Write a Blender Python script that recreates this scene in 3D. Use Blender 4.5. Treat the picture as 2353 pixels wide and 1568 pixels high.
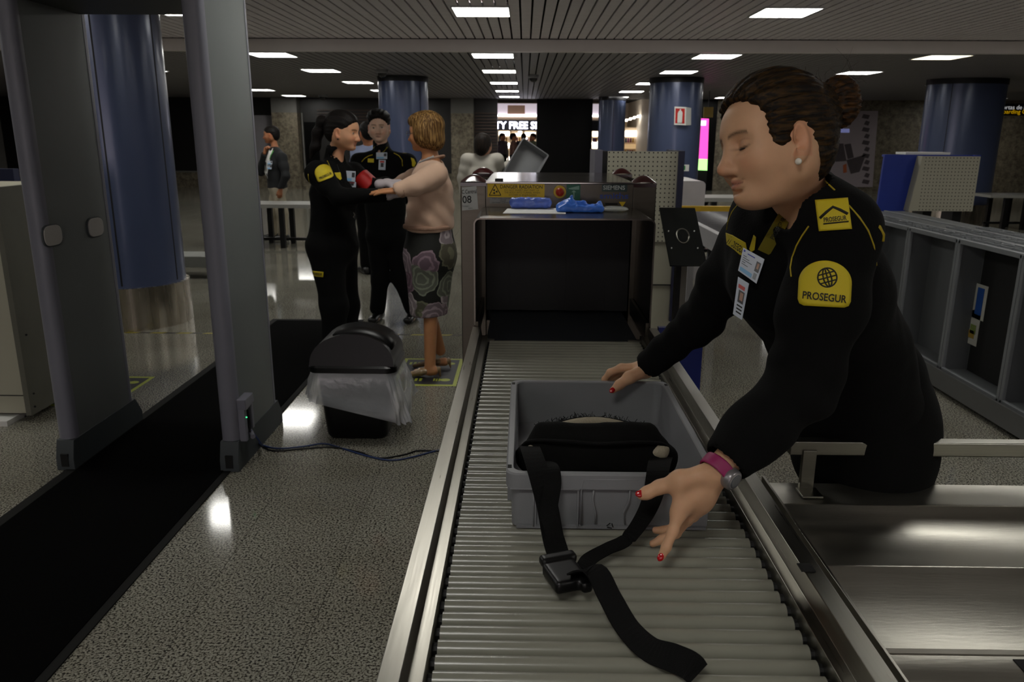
import bpy, bmesh, math, random
import numpy as np
from mathutils import Vector, Matrix
from mathutils.bvhtree import BVHTree
random.seed(7)
SC = bpy.context.scene
for o in list(bpy.data.objects): bpy.data.objects.remove(o)
COL = SC.collection

# ------------------------------------------------------------------ camera
IW, IH, FPX = 2353, 1568, 1800.0
HC = 1.60
PITCH, YAW, ROLL = math.radians(14.7), math.radians(0.85), math.radians(0.3)
FW = Vector((-math.sin(YAW)*math.cos(PITCH), math.cos(YAW)*math.cos(PITCH), -math.sin(PITCH)))
RT = Vector((math.cos(YAW), math.sin(YAW), 0)); UP = RT.cross(FW)
R2 = RT*math.cos(ROLL)+UP*math.sin(ROLL); U2 = UP*math.cos(ROLL)-RT*math.sin(ROLL)
CP = Vector((0, 0, HC))
cd = bpy.data.cameras.new('camera'); cam = bpy.data.objects.new('camera', cd); COL.objects.link(cam)
M = Matrix((R2, U2, -FW)).transposed().to_4x4(); M.translation = CP
cam.matrix_world = M
cd.sensor_width = 36; cd.sensor_fit = 'HORIZONTAL'; cd.lens = 36*FPX/IW
cd.clip_start = 0.05; cd.clip_end = 200
cd.dof.use_dof = True; cd.dof.focus_distance = 1.8; cd.dof.aperture_fstop = 9.0
SC.camera = cam
SC.view_settings.view_transform = 'Standard'; SC.view_settings.look = 'None'
SC.view_settings.gamma = 1; SC.view_settings.use_curve_mapping = False
SC.view_settings.exposure = 0.0
LAMP = 16.5
BACKGLOW = 2.2        # glow of the added, unseen glazing behind the camera
#       # strength of the ceiling light panels

# world: the hall is closed; only a very weak ambient
w = bpy.data.worlds.new('world'); SC.world = w; w.use_nodes = True
w.node_tree.nodes['Background'].inputs[0].default_value = (0.5, 0.5, 0.55, 1)
w.node_tree.nodes['Background'].inputs[1].default_value = 0.015

# pixel -> world measuring helpers
def ray(x, y): return FW + R2*((x-IW/2)/FPX) - U2*((y-IH/2)/FPX)
def pz(x, y, h): d = ray(x, y); return CP + d*((h-HC)/d.z)
def pY(x, y, Y): d = ray(x, y); return CP + d*(Y/d.y)
def pX(x, y, X): d = ray(x, y); return CP + d*(X/d.x)
def pd(x, y, d): return CP + ray(x, y)*d

# ------------------------------------------------------------------ materials
def lin(c):
    if isinstance(c, str):
        c = tuple(int(c[i:i+2], 16)/255 for i in (0, 2, 4))
    return tuple((v/12.92 if v <= .04045 else ((v+.055)/1.055)**2.4) for v in c)
MATS = {}
def mat(name, col, rough=.5, metal=0., var=.12, scale=8., bump=0., bscale=60., spec=.5, emit=None, estr=0., alpha=1., trans=0., sheen=0., coat=0., aniso=None, stretch=None, ior=1.5, sss=0.):
    if name in MATS: return MATS[name]
    m = bpy.data.materials.new(name); m.use_nodes = True; nt = m.node_tree; N = nt.nodes; L = nt.links
    b = N['Principled BSDF']
    c = lin(col)
    tc = N.new('ShaderNodeTexCoord'); mp = N.new('ShaderNodeMapping'); L.new(tc.outputs['Object'], mp.inputs[0])
    if stretch: mp.inputs['Scale'].default_value = stretch
    nz = N.new('ShaderNodeTexNoise'); nz.inputs['Scale'].default_value = scale; nz.inputs['Detail'].default_value = 4
    L.new(mp.outputs[0], nz.inputs['Vector'])
    mx = N.new('ShaderNodeMix'); mx.data_type = 'RGBA'
    mx.inputs[6].default_value = tuple(v*(1-var) for v in c)+(1,); mx.inputs[7].default_value = tuple(min(1, v*(1+var)) for v in c)+(1,)
    L.new(nz.outputs['Fac'], mx.inputs[0]); L.new(mx.outputs[2], b.inputs['Base Color'])
    b.inputs['Roughness'].default_value = rough; b.inputs['Metallic'].default_value = metal
    b.inputs['Specular IOR Level'].default_value = spec; b.inputs['IOR'].default_value = ior
    b.inputs['Alpha'].default_value = alpha
    if trans: b.inputs['Transmission Weight'].default_value = trans
    if sheen: b.inputs['Sheen Weight'].default_value = sheen; b.inputs['Sheen Roughness'].default_value = .5
    if coat: b.inputs['Coat Weight'].default_value = coat; b.inputs['Coat Roughness'].default_value = .15
    if sss:
        b.inputs['Subsurface Weight'].default_value = sss; b.inputs['Subsurface Radius'].default_value = (1, .35, .2); b.inputs['Subsurface Scale'].default_value = .008
    if metal > .5:
        mr = N.new('ShaderNodeMapRange'); mr.inputs[3].default_value = max(.03, rough*.75); mr.inputs[4].default_value = min(1, rough*1.3)
        L.new(nz.outputs['Fac'], mr.inputs[0]); L.new(mr.outputs[0], b.inputs['Roughness'])
    if bump:
        n2 = N.new('ShaderNodeTexNoise'); n2.inputs['Scale'].default_value = bscale; n2.inputs['Detail'].default_value = 3
        L.new(mp.outputs[0], n2.inputs['Vector'])
        bp = N.new('ShaderNodeBump'); bp.inputs['Strength'].default_value = bump; bp.inputs['Distance'].default_value = .004
        L.new(n2.outputs['Fac'], bp.inputs['Height']); L.new(bp.outputs[0], b.inputs['Normal'])
    if emit:
        b.inputs['Emission Color'].default_value = lin(emit)+(1,); b.inputs['Emission Strength'].default_value = estr
    MATS[name] = m
    return m
def nodes(m): return m.node_tree.nodes, m.node_tree.links, m.node_tree.nodes['Principled BSDF']

def vmat(name, rough=.5, sss=0., spec=.4, bump=0., bscale=200., coat=0.):
    """material reading the mesh's own colour attribute (skin, lips, print)"""
    m = mat(name, (.5, .5, .5), rough, sss=sss, spec=spec, bump=bump, bscale=bscale, coat=coat)
    N, L, b = nodes(m)
    a = N.new('ShaderNodeVertexColor'); a.layer_name = 'Col'
    nz = [n for n in N if n.type == 'TEX_NOISE'][0]; nz.inputs['Scale'].default_value = 30
    mr = N.new('ShaderNodeMapRange'); mr.inputs[3].default_value = .88; mr.inputs[4].default_value = 1.1
    L.new(nz.outputs['Fac'], mr.inputs[0])
    vm = N.new('ShaderNodeVectorMath'); vm.operation = 'SCALE'
    L.new(a.outputs['Color'], vm.inputs[0]); L.new(mr.outputs[0], vm.inputs['Scale'])
    L.new(vm.outputs[0], b.inputs['Base Color'])
    return m

# ------------------------------------------------------------------ objects
def thing(name, label=None, cat=None, loc=(0, 0, 0), group=None, kind=None):
    o = bpy.data.objects.new(name, None); COL.objects.link(o); o.location = loc; o.empty_display_size = .1
    tag(o, label, cat, group, kind); return o
def tag(o, label=None, cat=None, group=None, kind=None):
    if label: o['label'] = label
    if cat: o['category'] = cat
    if group: o['group'] = group
    if kind: o['kind'] = kind
    return o
def wm(p):
    m = p.matrix_basis.copy()
    return m if p.parent is None else wm(p.parent) @ p.matrix_parent_inverse @ m
def put(name, me, parent=None):
    o = bpy.data.objects.new(name, me); COL.objects.link(o)
    if parent is not None:
        o.parent = parent; o.matrix_parent_inverse = wm(parent).inverted()
    return o

class G:
    def __init__(s): s.v = []; s.f = []
    def add(s, vs, fs):
        n = len(s.v); s.v += [tuple(v) for v in vs]; s.f += [tuple(i+n for i in f) for f in fs]; return s
    def box(s, x0, x1, y0, y1, z0, z1):
        vs = [(x, y, z) for z in (z0, z1) for y in (y0, y1) for x in (x0, x1)]
        return s.add(vs, [(0, 2, 3, 1), (4, 5, 7, 6), (0, 1, 5, 4), (2, 6, 7, 3), (0, 4, 6, 2), (1, 3, 7, 5)])
    def obox(s, c, ax, ay, az):
        c, ax, ay, az = map(Vector, (c, ax, ay, az))
        vs = [c+ax*i+ay*j+az*k for k in (-1, 1) for j in (-1, 1) for i in (-1, 1)]
        return s.add(vs, [(0, 2, 3, 1), (4, 5, 7, 6), (0, 1, 5, 4), (2, 6, 7, 3), (0, 4, 6, 2), (1, 3, 7, 5)])
    def quad(s, a, b, c, d): return s.add([a, b, c, d], [(0, 1, 2, 3)])
    def prism(s, poly, vec):
        poly = [Vector(p) for p in poly]; n = len(poly); vec = Vector(vec)
        vs = poly+[p+vec for p in poly]
        return s.add(vs, [tuple(range(n))[::-1], tuple(range(n, 2*n))]+[(i, (i+1) % n, n+(i+1) % n, n+i) for i in range(n)])
    def cyl(s, a, b, r, n=16, r2=None, caps=True):
        a, b = Vector(a), Vector(b); w = (b-a).normalized()
        u = w.orthogonal().normalized(); v = w.cross(u); r2 = r if r2 is None else r2
        vs = [a+(u*math.cos(t)+v*math.sin(t))*r for t in [2*math.pi*i/n for i in range(n)]]
        vs += [b+(u*math.cos(t)+v*math.sin(t))*r2 for t in [2*math.pi*i/n for i in range(n)]]
        fs = [(i, (i+1) % n, n+(i+1) % n, n+i) for i in range(n)]
        if caps: fs += [tuple(range(n))[::-1], tuple(range(n, 2*n))]
        return s.add(vs, fs)
    def lathe(s, prof, c=(0, 0, 0), n=32, sx=1., sy=1.):
        c = Vector(c); vs = []; m = len(prof)
        for i in range(n):
            t = 2*math.pi*i/n
            for r, z in prof: vs.append(c+Vector((r*math.cos(t)*sx, r*math.sin(t)*sy, z)))
        fs = [(i*m+j, ((i+1) % n)*m+j, ((i+1) % n)*m+j+1, i*m+j+1) for i in range(n) for j in range(m-1)]
        return s.add(vs, fs)
    def tube(s, pts, r, n=8, caps=True):
        pts = [Vector(p) for p in pts]; vs = []; u = None; rr = r if isinstance(r, (list, tuple)) else [r]*len(pts)
        for i, p in enumerate(pts):
            w = (pts[min(i+1, len(pts)-1)]-pts[max(i-1, 0)]).normalized()
            u = w.orthogonal().normalized() if u is None else (u-w*u.dot(w)).normalized()
            v = w.cross(u)
            vs += [p+(u*math.cos(t)+v*math.sin(t))*rr[i] for t in [2*math.pi*k/n for k in range(n)]]
        fs = [(i*n+k, i*n+(k+1) % n, (i+1)*n+(k+1) % n, (i+1)*n+k) for i in range(len(pts)-1) for k in range(n)]
        if caps: fs += [tuple(range(n))[::-1], tuple(range((len(pts)-1)*n, len(pts)*n))]
        return s.add(vs, fs)
    def loft(s, rings, close=True, caps=True):
        n = len(rings[0]); vs = [p for r in rings for p in r]
        fs = []
        for i in range(len(rings)-1):
            for k in range(n if close else n-1):
                fs.append((i*n+k, i*n+(k+1) % n, (i+1)*n+(k+1) % n, (i+1)*n+k))
        if caps and close: fs += [tuple(range(n))[::-1], tuple(range((len(rings)-1)*n, len(rings)*n))]
        return s.add(vs, fs)
    def ribbon(s, pts, sides, w, t=.002):
        pts = [Vector(p) for p in pts]; rings = []
        for i, p in enumerate(pts):
            d = (pts[min(i+1, len(pts)-1)]-pts[max(i-1, 0)]).normalized()
            sd = Vector(sides[i] if isinstance(sides, list) else sides); sd = (sd-d*sd.dot(d)).normalized(); nn = d.cross(sd)
            ww = w[i] if isinstance(w, list) else w
            rings.append([p+sd*ww/2+nn*t/2, p-sd*ww/2+nn*t/2, p-sd*ww/2-nn*t/2, p+sd*ww/2-nn*t/2])
        return s.loft(rings)
    def mesh(s, name, smooth=False):
        me = bpy.data.meshes.new(name); me.from_pydata([tuple(v) for v in s.v], [], s.f); me.validate()
        bm = bmesh.new(); bm.from_mesh(me); bmesh.ops.recalc_face_normals(bm, faces=bm.faces); bm.to_mesh(me); bm.free()
        if smooth:
            me.polygons.foreach_set('use_smooth', [True]*len(me.polygons))
        return me
    def build(s, name, m, parent=None, smooth=False, bevel=0., seg=2, auto=None):
        me = s.mesh(name, smooth or auto is not None); me.materials.append(m)
        o = put(name, me, parent)
        if auto is not None:
            bm = bmesh.new(); bm.from_mesh(me)
            for e in bm.edges:
                if len(e.link_faces) == 2 and e.calc_face_angle(0) > auto: e.smooth = False
            bm.to_mesh(me); bm.free()
        if bevel:
            md = o.modifiers.new('bevel', 'BEVEL'); md.width = bevel; md.segments = seg; md.limit_method = 'ANGLE'; md.angle_limit = math.radians(40)
            me.polygons.foreach_set('use_smooth', [True]*len(me.polygons)); md.harden_normals = True
        return o
def share(name, me, parent, loc=(0, 0, 0), rot=None):
    """one more object on a shared mesh, placed in world space"""
    o = put(name, me, parent); o.location = loc
    if rot: o.rotation_euler = rot
    return o
def smoothpath(pts, n=8):
    pts = [Vector(p) for p in pts]; out = []
    for i in range(len(pts)-1):
        p0 = pts[max(i-1, 0)]; p1 = pts[i]; p2 = pts[i+1]; p3 = pts[min(i+2, len(pts)-1)]
        for k in range(n):
            t = k/n
            out.append(.5*((2*p1)+(p2-p0)*t+(2*p0-5*p1+4*p2-p3)*t*t+(3*p1-p0-3*p2+p3)*t**3))
    out.append(pts[-1]); return out
def text(body, o, xd, yd, size, m, parent=None, name='lettering', bold=0., ext=.0006, align='CENTER', width=None):
    """flat lettering at origin o, running along xd, upright along yd"""
    cu = bpy.data.curves.new('txt', 'FONT'); cu.body = body; cu.size = size; cu.align_x = align; cu.align_y = 'CENTER'
    cu.extrude = ext; cu.offset = bold*size; cu.resolution_u = 3
    ob = bpy.data.objects.new('txt', cu); COL.objects.link(ob)
    bpy.context.view_layer.update()
    me = bpy.data.meshes.new_from_object(ob.evaluated_get(bpy.context.evaluated_depsgraph_get()))
    bpy.data.objects.remove(ob); bpy.data.curves.remove(cu)
    xd = Vector(xd).normalized(); yd = Vector(yd); yd = (yd-xd*yd.dot(xd)).normalized(); zd = xd.cross(yd)
    sx = 1.
    if width:
        xs = [v.co.x for v in me.vertices]; sx = width/max(1e-6, max(xs)-min(xs))
    for v in me.vertices:
        c = v.co.copy(); v.co = Vector(o)+xd*c.x*sx+yd*c.y+zd*c.z
    me.materials.clear(); me.materials.append(m); me.name = name
    return put(name, me, parent)
# ------------------------------------------------------------------ implicit surfaces (smoothly blended solids -> one continuous mesh)
def npv(p): return np.array(p, np.float32)
class SDF:
    def __init__(s): s.p = []
    def cone(s, a, b, ra, rb=None, k=.02, op='u'):
        rb = ra if rb is None else rb
        a, b = npv(a), npv(b); c = (a+b)/2
        s.p.append((op, 'c', (a, b, ra, rb), k, c, float(np.linalg.norm(b-a))/2+max(ra, rb))); return s
    def chain(s, pts, rs, k=.02, op='u'):
        for i in range(len(pts)-1): s.cone(pts[i], pts[i+1], rs[i], rs[i+1], k, op)
        return s
    def ball(s, c, r, k=.02, op='u'): return s.cone(c, c, r, r, k, op)
    def ell(s, c, r, R=None, k=.02, op='u'):
        R = np.eye(3, dtype=np.float32) if R is None else np.array(R, np.float32)
        s.p.append((op, 'e', (npv(c), npv(r), R), k, npv(c), float(max(r)))); return s
    def lcone(s, a, b, ra, rb, u, k=.03, op='u'):
        """cone with elliptical section: ra=(along u, along v), rb likewise"""
        a, b = npv(a), npv(b); w = b-a; L = float(np.linalg.norm(w)); w = w/L; u = npv(u); u = u-w*(u@w); u /= np.linalg.norm(u); v = np.cross(w, u)
        s.p.append((op, 'l', (a, b, npv(ra), npv(rb), u, v, w, L), k, (a+b)/2, L/2+max(max(ra), max(rb)))); return s
    def rbox(s, c, h, R=None, r=.01, k=.01, op='u'):
        R = np.eye(3, dtype=np.float32) if R is None else np.array(R, np.float32)
        s.p.append((op, 'b', (npv(c), npv(h), R, r), k, npv(c), float(np.linalg.norm(h)))); return s
    def plane(s, o, n, k=.005):
        """keep the side the normal points away from"""
        n = npv(n); n /= np.linalg.norm(n)
        s.p.append(('i', 'p', (npv(o), n), k, npv(o), 1e9)); return s
    def noise(s, f): s.p.append(('n', 'f', f, 0, npv((0, 0, 0)), 1e9)); return s
    def copy(s, grow=0.):
        t = SDF()
        for op, ty, a, k, c, r in s.p:
            if ty == 'c': a = (a[0], a[1], a[2]+grow, a[3]+grow)
            elif ty == 'e': a = (a[0], a[1]+grow, a[2])
            elif ty == 'l': a = a[:2]+(a[2]+grow, a[3]+grow)+a[4:]
            t.p.append((op, ty, a, k, c, r+grow))
        return t
    def __call__(s, P, c0=None, rad=None):
        d = np.full(len(P), 1.0, np.float32)
        for op, ty, a, k, c, r in s.p:
            if c0 is not None and op in 'us' and np.linalg.norm(c-c0)-r > rad+.06+k: continue
            if ty == 'c':
                A, B, ra, rb = a; ab = B-A; l2 = float(ab@ab)
                if l2 < 1e-12: q = np.sqrt(((P-A)**2).sum(1))-ra
                else:
                    t = np.clip(((P-A)@ab)/l2, 0, 1); q = np.sqrt(((P-A-t[:, None]*ab)**2).sum(1))-(ra+t*(rb-ra))
            elif ty == 'e':
                C, R_, Ro = a; X = (P-C)@Ro/R_; n = np.sqrt((X**2).sum(1)); n2 = np.sqrt(((X/R_)**2).sum(1))+1e-9
                q = n*(n-1)/n2; q = np.where(n < .2, -float(min(R_)), q)
            elif ty == 'l':
                A, B, ra, rb, u, v, w_, L = a; X = P-A; h = X@w_; t = np.clip(h/L, 0, 1); e = h-t*L
                ru = ra[0]+t*(rb[0]-ra[0]); rv = ra[1]+t*(rb[1]-ra[1]); m_ = np.minimum(ru, rv)
                n = np.sqrt((X@u/ru)**2+(X@v/rv)**2+(e/m_)**2); n2 = np.sqrt((X@u/ru**2)**2+(X@v/rv**2)**2+(e/m_**2)**2)+1e-9
                q = n*(n-1)/n2; q = np.where(n < .2, -m_, q)
            elif ty == 'b':
                C, H_, Ro, rr = a; X = np.abs((P-C)@Ro)-(H_-rr); q = np.sqrt((np.maximum(X, 0)**2).sum(1))+np.minimum(X.max(1), 0)-rr
            elif ty == 'p': q = (P-a[0])@a[1]
            elif ty == 'f': d = d+a(P).astype(np.float32); continue
            if op == 'u':
                h = np.maximum(k-np.abs(d-q), 0)/k; d = np.minimum(d, q)-h*h*k*.25
            elif op == 's':
                h = np.maximum(k-np.abs(d+q), 0)/k; d = np.maximum(d, -q)+h*h*k*.25
            elif op == 'i':
                h = np.maximum(k-np.abs(d-q), 0)/k; d = np.maximum(d, q)+h*h*k*.25
        return d.astype(np.float32)
    def bounds(s):
        lo = np.full(3, 1e9); hi = -lo
        for op, ty, a, k, c, r in s.p:
            if op != 'u': continue
            if ty == 'c':
                for e, rr in ((a[0], a[2]), (a[1], a[3])): lo = np.minimum(lo, e-rr); hi = np.maximum(hi, e+rr)
            elif ty == 'l':
                for e, rr in ((a[0], max(a[2])), (a[1], max(a[3]))): lo = np.minimum(lo, e-rr); hi = np.maximum(hi, e+rr)
            else: lo = np.minimum(lo, c-r); hi = np.maximum(hi, c+r)
        return lo-.02, hi+.02
    def polygonise(s, h, B=16):
        lo, hi = s.bounds(); nb = np.ceil((hi-lo)/(h*B)).astype(int)
        F = np.full(tuple(nb*B+1), .5, np.float32)
        ar = np.arange(B+1, dtype=np.float32)*h
        loc = np.stack(np.meshgrid(ar, ar, ar, indexing='ij'), -1).reshape(-1, 3)
        half = h*B/2; rad = half*1.7321
        ii = np.stack(np.meshgrid(*[np.arange(n) for n in nb], indexing='ij'), -1).reshape(-1, 3)
        cen = (lo+ii*h*B+half).astype(np.float32)
        dc = s(cen); lo = lo.astype(np.float32)
        for b_, c, d in zip(ii, cen, dc):
            sl = tuple(slice(x*B, x*B+B+1) for x in b_)
            if abs(d) > rad*1.25+.025:
                if d < 0: F[sl] = -.5
                continue
            F[sl] = s(loc+(lo+(b_*(h*B)).astype(np.float32)), c, rad).reshape(B+1, B+1, B+1)
        S = F < 0
        c8 = [S[i:S.shape[0]-1+i, j:S.shape[1]-1+j, k:S.shape[2]-1+k] for i in (0, 1) for j in (0, 1) for k in (0, 1)]
        cnt = sum(x.astype(np.int8) for x in c8); act = (cnt > 0) & (cnt < 8)
        idx = np.argwhere(act); ids = np.full(act.shape, -1, np.int32); ids[act] = np.arange(len(idx))
        acc = np.zeros((len(idx), 3), np.float32); num = np.zeros(len(idx), np.float32)
        cor = [(i, j, k) for i in (0, 1) for j in (0, 1) for k in (0, 1)]
        val = {c: F[idx[:, 0]+c[0], idx[:, 1]+c[1], idx[:, 2]+c[2]] for c in cor}
        for a_ in cor:
            for ax in range(3):
                if a_[ax]: continue
                b_ = list(a_); b_[ax] = 1; b_ = tuple(b_)
                va, vb = val[a_], val[b_]; m_ = (va < 0) != (vb < 0)
                t = np.where(m_, va/np.where(m_, va-vb, 1), 0)
                p = np.tile(npv(a_), (len(idx), 1)); p[:, ax] += t
                acc[m_] += p[m_]; num[m_] += 1
        V = lo+(idx+acc/num[:, None])*h
        faces = []
        for ax in range(3):
            u, v = [(1, 2), (2, 0), (0, 1)][ax]
            n = list(S.shape); s0 = [slice(None)]*3; s1 = [slice(None)]*3
            s0[ax] = slice(0, -1); s1[ax] = slice(1, None)
            ch = S[tuple(s0)] != S[tuple(s1)]
            e = np.argwhere(ch)
            ok = (e[:, u] > 0) & (e[:, v] > 0) & (e[:, u] < act.shape[u]) & (e[:, v] < act.shape[v]); e = e[ok]
            ins = S[tuple(e.T)]
            def cell(du, dv):
                q = e.copy(); q[:, u] -= du; q[:, v] -= dv; return ids[tuple(q.T)]
            q = np.stack([cell(1, 1), cell(0, 1), cell(0, 0), cell(1, 0)], 1)
            q[~ins] = q[~ins][:, ::-1]
            faces.append(q)
        return V, np.concatenate(faces)
    def build(s, name, m, h, parent=None, colour=None, smooth=0, frame=None):
        V, Fc = s.polygonise(h); W_ = V
        if frame is not None: V = ((V-frame.o) @ frame.R).astype(np.float32)
        for _ in range(smooth):
            acc = np.zeros_like(V); n = np.zeros(len(V))
            for a_, b_ in ((0, 1), (1, 2), (2, 3), (3, 0)):
                np.add.at(acc, Fc[:, a_], V[Fc[:, b_]]); np.add.at(n, Fc[:, a_], 1)
                np.add.at(acc, Fc[:, b_], V[Fc[:, a_]]); np.add.at(n, Fc[:, b_], 1)
            V = V*.5+acc/np.maximum(n, 1)[:, None]*.5
        me = bpy.data.meshes.new(name)
        me.vertices.add(len(V)); me.vertices.foreach_set('co', V.astype(np.float32).ravel())
        me.loops.add(len(Fc)*4); me.loops.foreach_set('vertex_index', Fc.astype(np.int32).ravel())
        me.polygons.add(len(Fc)); me.polygons.foreach_set('loop_start', np.arange(0, len(Fc)*4, 4, dtype=np.int32))
        me.polygons.foreach_set('use_smooth', np.ones(len(Fc), bool))
        me.update(); me.validate(); me.materials.append(m)
        if colour is not None:
            ca = me.color_attributes.new('Col', 'FLOAT_COLOR', 'POINT'); cc = np.ones((len(V), 4), np.float32); cc[:, :3] = colour(V); ca.data.foreach_set('color', cc.ravel())
        o = put(name, me, parent)
        if frame is not None:
            mm = Matrix([list(map(float, r)) for r in frame.R]).to_4x4(); mm.translation = Vector([float(x) for x in frame.o]); o.matrix_basis = mm
        return o
def snoise(P, f, seed=0.):
    """cheap smooth noise from summed sines"""
    x, y, z = P[:, 0]*f, P[:, 1]*f, P[:, 2]*f
    return (np.sin(x+1.7*np.sin(y*.8+seed))+np.sin(y*1.1+1.3*np.sin(z*.9+seed*2))+np.sin(z*1.05+1.5*np.sin(x*.7-seed)))/3
# ================================================================== STRUCTURE
HN, HF, YB, YW = 2.82, 2.67, 10.85, 24.5      # near ceiling, far ceiling, beam, far wall
M_slab = mat('joint_grey', '3a3833', .8)
def granite(name, rough=.1, gain=1.):
    m = mat(name, '8a8678', rough, spec=.5)
    N, L, b = nodes(m)
    tc = [n for n in N if n.type == 'TEX_COORD'][0]
    geo = N.new('ShaderNodeNewGeometry')
    n1 = N.new('ShaderNodeTexNoise'); n1.inputs['Scale'].default_value = 120; n1.inputs['Detail'].default_value = 2.5; n1.inputs['Roughness'].default_value = .6
    n2 = N.new('ShaderNodeTexNoise'); n2.inputs['Scale'].default_value = 1.3; n2.inputs['Detail'].default_value = 3
    n3 = N.new('ShaderNodeTexNoise'); n3.inputs['Scale'].default_value = 48; n3.inputs['Detail'].default_value = 2
    for n in (n1, n2, n3): L.new(geo.outputs['Position'], n.inputs['Vector'])
    r = N.new('ShaderNodeValToRGB'); e = r.color_ramp.elements
    e[0].position = .38; e[0].color = tuple(v*gain for v in lin('2e2d2b'))+(1,); e[1].position = .50; e[1].color = tuple(v*gain for v in lin('8c8a7e'))+(1,)
    x = e.new(.62); x.color = tuple(v*gain for v in lin('a3a195'))+(1,); x = e.new(.44); x.color = tuple(v*gain for v in lin('5d594f'))+(1,)
    L.new(n1.outputs['Fac'], r.inputs[0])
    mx = N.new('ShaderNodeMix'); mx.data_type = 'RGBA'; mx.blend_type = 'MULTIPLY'; mx.inputs[0].default_value = .55
    r2 = N.new('ShaderNodeValToRGB'); r2.color_ramp.elements[0].position = .35; r2.color_ramp.elements[0].color = (.62, .6, .56, 1); r2.color_ramp.elements[1].position = .6; r2.color_ramp.elements[1].color = (1, 1, 1, 1)
    L.new(n2.outputs['Fac'], r2.inputs[0]); L.new(r.outputs[0], mx.inputs[6]); L.new(r2.outputs[0], mx.inputs[7])
    oi = N.new('ShaderNodeObjectInfo'); mr = N.new('ShaderNodeMapRange'); mr.inputs[3].default_value = .93; mr.inputs[4].default_value = 1.05
    L.new(oi.outputs['Random'], mr.inputs[0])
    vm = N.new('ShaderNodeVectorMath'); vm.operation = 'SCALE'; L.new(mx.outputs[2], vm.inputs[0]); L.new(mr.outputs[0], vm.inputs['Scale'])
    L.new(vm.outputs[0], b.inputs['Base Color'])
    return m
M_floor = granite('polished_granite', .09)
floor = G().box(-16, 18, -10, 32, -.2, -.005).build('floor', M_slab); tag(floor, kind='structure')
TX, TY, X0, Y0 = .434, .888, -.700, 2.725
cells = []
for i in range(-38, 44):
    for j in range(-15, 34):
        cells.append((X0+i*TX, Y0+j*TY))
def inview(c):
    x, y = c[0]+TX/2, c[1]+TY/2
    if y < 1.5: return False
    v = Vector((x, y, 0))-CP; d = v.dot(FW)
    px, py = IW/2+FPX*v.dot(R2)/d, IH/2-FPX*v.dot(U2)/d
    return -120 < px < IW+120 and py < IH+120
vis = sorted([c for c in cells if inview(c)], key=lambda c: math.hypot(c[0], c[1]))[:290]
vs_ = set(vis); g = .0012
tm = G().box(g, TX-g, g, TY-g, -.006, 0).mesh('floor_tile'); tm.materials.append(M_floor)
for c in vis: share('floor_tile', tm, floor, (c[0], c[1], 0))
gg = G()
for c in cells:
    if c in vs_: continue
    gg.quad((c[0]+g, c[1]+g, 0), (c[0]+TX-g, c[1]+g, 0), (c[0]+TX-g, c[1]+TY-g, 0), (c[0]+g, c[1]+TY-g, 0))
tag(gg.build('distant_floor_tiles', M_floor, floor), kind='stuff')

# --- ceiling : metal ribs with open joints
M_ceil = mat('ceiling_metal', '9a9498', .45, .0, .1, 3)
def ribmat(nm='rib_metal_lit', c='e6dfe2'):
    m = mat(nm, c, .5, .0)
    N, L, b = nodes(m)
    geo = N.new('ShaderNodeNewGeometry'); wv = N.new('ShaderNodeTexWave'); wv.bands_direction = 'Y'; wv.inputs['Scale'].default_value = 6.5; wv.inputs['Distortion'].default_value = 0
    L.new(geo.outputs['Position'], wv.inputs['Vector'])
    bp = N.new('ShaderNodeBump'); bp.inputs['Strength'].default_value = .7; bp.inputs['Distance'].default_value = .02; L.new(wv.outputs['Fac'], bp.inputs['Height']); L.new(bp.outputs[0], b.inputs['Normal'])
    return m
M_rib_lit = ribmat(); M_rib_dim = ribmat('rib_metal_far_dim', '7d797a'); M_dark = mat('plenum_black', '0d0d0e', .9)  # near ribs painted lighter, far ribs darker, in place of uneven ceiling light
ceil = G().box(-16, 18, -10, YB, HN+.16, HN+.3).box(-16, 18, YB, 32, HF+.14, HF+.45).build('ceiling', M_dark); tag(ceil, kind='structure')
def ribmesh(L, z):
    return G().prism([(-.050, 0, z), (.050, 0, z), (.042, 0, z+.06), (-.042, 0, z+.06)], (0, L, 0))
PIT = .12
r1 = ribmesh(YB+10, HN).mesh('ceiling_slat'); r1.materials.append(M_rib_lit)
r2 = ribmesh(YW-YB-.12, HF).mesh('ceiling_slat'); r2.materials.append(M_rib_dim)
g1, g2 = G(), G()
i = -133
while i*PIT < 17.9:
    x = i*PIT
    if -6.0 < x < 7.6: share('ceiling_slat', r1, ceil, (x, -10, 0))
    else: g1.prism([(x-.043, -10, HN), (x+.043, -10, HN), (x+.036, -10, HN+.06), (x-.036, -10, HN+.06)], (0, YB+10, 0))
    if -9.6 < x < 12: share('ceiling_slat', r2, ceil, (x, YB+.12, 0))
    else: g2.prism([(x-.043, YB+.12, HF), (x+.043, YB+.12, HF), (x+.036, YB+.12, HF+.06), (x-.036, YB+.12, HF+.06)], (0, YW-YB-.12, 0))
    i += 1
tag(g1.build('outer_near_ceiling_slats', M_rib_lit, ceil), kind='stuff'); tag(g2.build('outer_far_ceiling_slats', M_rib_dim, ceil), kind='stuff')
tag(G().box(-16, 18, YB, YB+.12, HF-.01, HN+.16).build('trim_1', mat('beam_paint', 'e0d9d6', .35, var=.04)), kind='structure')
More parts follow.
